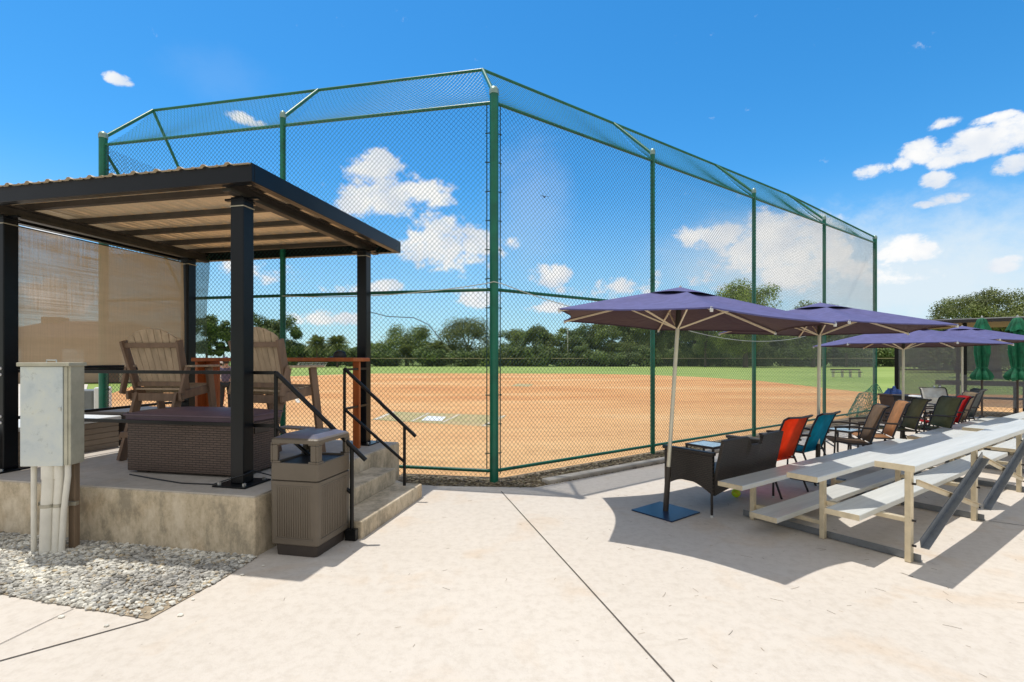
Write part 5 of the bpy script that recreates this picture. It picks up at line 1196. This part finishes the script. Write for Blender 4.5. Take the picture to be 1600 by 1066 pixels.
palm('round headed palm peeking over the back of the second tall chair', 410, 506, 40, 90, 1)
palm('left one of the two palms beside the second tall chair', 495, 520, 32, 96, 2)
palm('right one of the two palms beside the second tall chair', 527, 519, 36, 96, 3)
palm('small palm before the rounded green tree', 634, 534, 36, 112, 4)
palm('bright palm between the two rounded trees', 684, 528, 36, 110, 5)
palm('drooping palm at the foot of the tree line near the first umbrella', 1120, 540, 30, 108, 6)

# ------------------------------------------------------------------ people
def skin_mesh(name, pts, edges, rad, mat, parent, sub=2):
    me = bpy.data.meshes.new(name); me.from_pydata([tuple(p) for p in pts], edges, []); me.update(); me.materials.append(M[mat])
    o = bpy.data.objects.new(name, me); col.objects.link(o); o.parent = parent
    md = o.modifiers.new('skin', 'SKIN'); md.use_smooth_shade = True
    me.skin_vertices  # layer exists once the modifier is added
    sv = me.skin_vertices[0].data if len(me.skin_vertices) else None
    if sv:
        for i, r in enumerate(rad): sv[i].radius = r if isinstance(r, tuple) else (r, r); sv[i].use_root = (i == 0)
    m2 = o.modifiers.new('sub', 'SUBSURF'); m2.levels = m2.render_levels = sub
    return o
def person(label, loc, rz_, h, shirt, pants, cap):
    t = thing('person', label, 'person', loc, rz_); k = h / 1.75
    P = lambda x, y, z: (x*k, y*k, z*k)
    pts = [P(0,0,.95), P(0,0,1.12), P(0,0,1.30), P(0,.0,1.43), P(0,.01,1.52), P(0,.015,1.60), P(0,.02,1.69),
           P(.17,0,1.40), P(.23,.03,1.15), P(.20,.17,.98), P(-.17,0,1.40), P(-.23,.02,1.14), P(-.24,.10,.92),
           P(.10,0,.88), P(.11,.03,.50), P(.12,-.02,.08), P(.12,.12,.03), P(-.10,0,.88), P(-.12,.0,.50), P(-.14,-.05,.08), P(-.14,.09,.03)]
    ed = [(0,1),(1,2),(2,3),(3,4),(4,5),(5,6),(3,7),(7,8),(8,9),(3,10),(10,11),(11,12),(0,13),(13,14),(14,15),(15,16),(0,17),(17,18),(18,19),(19,20)]
    rad = [(.13,.10),(.125,.095),(.15,.105),(.10,.075),.055,(.078,.09),(.07,.085),.055,.040,.028,.055,.040,.028,.085,.055,.040,.032,.085,.055,.040,.032]
    rad = [tuple(q*k for q in r) if isinstance(r, tuple) else r*k for r in rad]
    skin_mesh('body', pts, ed, rad, 'skin', t)
    idx = [1,2,3,7,8,10,11,0]; mp_ = {o: i for i, o in enumerate(idx)}
    e2 = [(mp_[a], mp_[c]) for a, c in ed if a in mp_ and c in mp_]; r2 = []
    for i in idx: r = rad[i]; r2.append(tuple(q+.022 for q in r) if isinstance(r, tuple) else r+.020)
    skin_mesh('shirt', [pts[i] for i in idx], e2, r2, shirt, t)
    idx = [0,13,14,15,17,18,19]; mp_ = {o: i for i, o in enumerate(idx)}; e2 = [(mp_[a], mp_[c]) for a, c in ed if a in mp_ and c in mp_]; r2 = []
    for i in idx: r = rad[i]; r2.append(tuple(q+.016 for q in r) if isinstance(r, tuple) else r+.018)
    skin_mesh('trousers', [pts[i] for i in idx], e2, r2, pants, t)
    for hx, hy, hz in (pts[9], pts[12]):
        b = MB(); s = 1 if hx > 0 else -1
        b.tube([(hx, hy, hz+.01), (hx, hy+.03*k, hz-.07*k)], [.03*k, .036*k], 8)
        for f in range(4): x = hx + (f-1.5)*.017*k; b.tube([(x, hy+.03*k, hz-.06*k), (x, hy+.05*k, hz-(.115+.01*math.sin(f))*k), (x, hy+.045*k, hz-(.15+.012*(f in (1,2)))*k)], .008*k, 6)
        b.tube([(hx - s*.03*k, hy+.02*k, hz-.03*k), (hx - s*.055*k, hy+.05*k, hz-.08*k)], .009*k, 6); b.build('hand', 'skin', t, smooth=True)
    b = MB(); b.lathe([(.088*k, 1.63*k), (.095*k, 1.68*k), (.085*k, 1.735*k), (.05*k, 1.775*k), (.01, 1.785*k)], 14, (0, .02*k, 0)); b.build('cap', cap, t, smooth=True)
    b = MB(); b.lathe([(.075*k, 1.56*k), (.087*k, 1.60*k), (.088*k, 1.63*k)], 14, (0, -.002*k, 0)); b.build('hair', 'hair', t, smooth=True)
    return t
person('person in a purple grey shirt and dark trousers seen beside the bar leg', ((353-CX)/F*15.3, 15.3, -.035), R(20), 1.62, 'shirt', 'pants', 'shirt')
person('person in white cap and orange red trousers partly hidden by the bar leg', ((344-CX)/F*16.3, 16.3, -.035), R(-30), 1.55, 'shirt2', 'orange_pants', 'white')
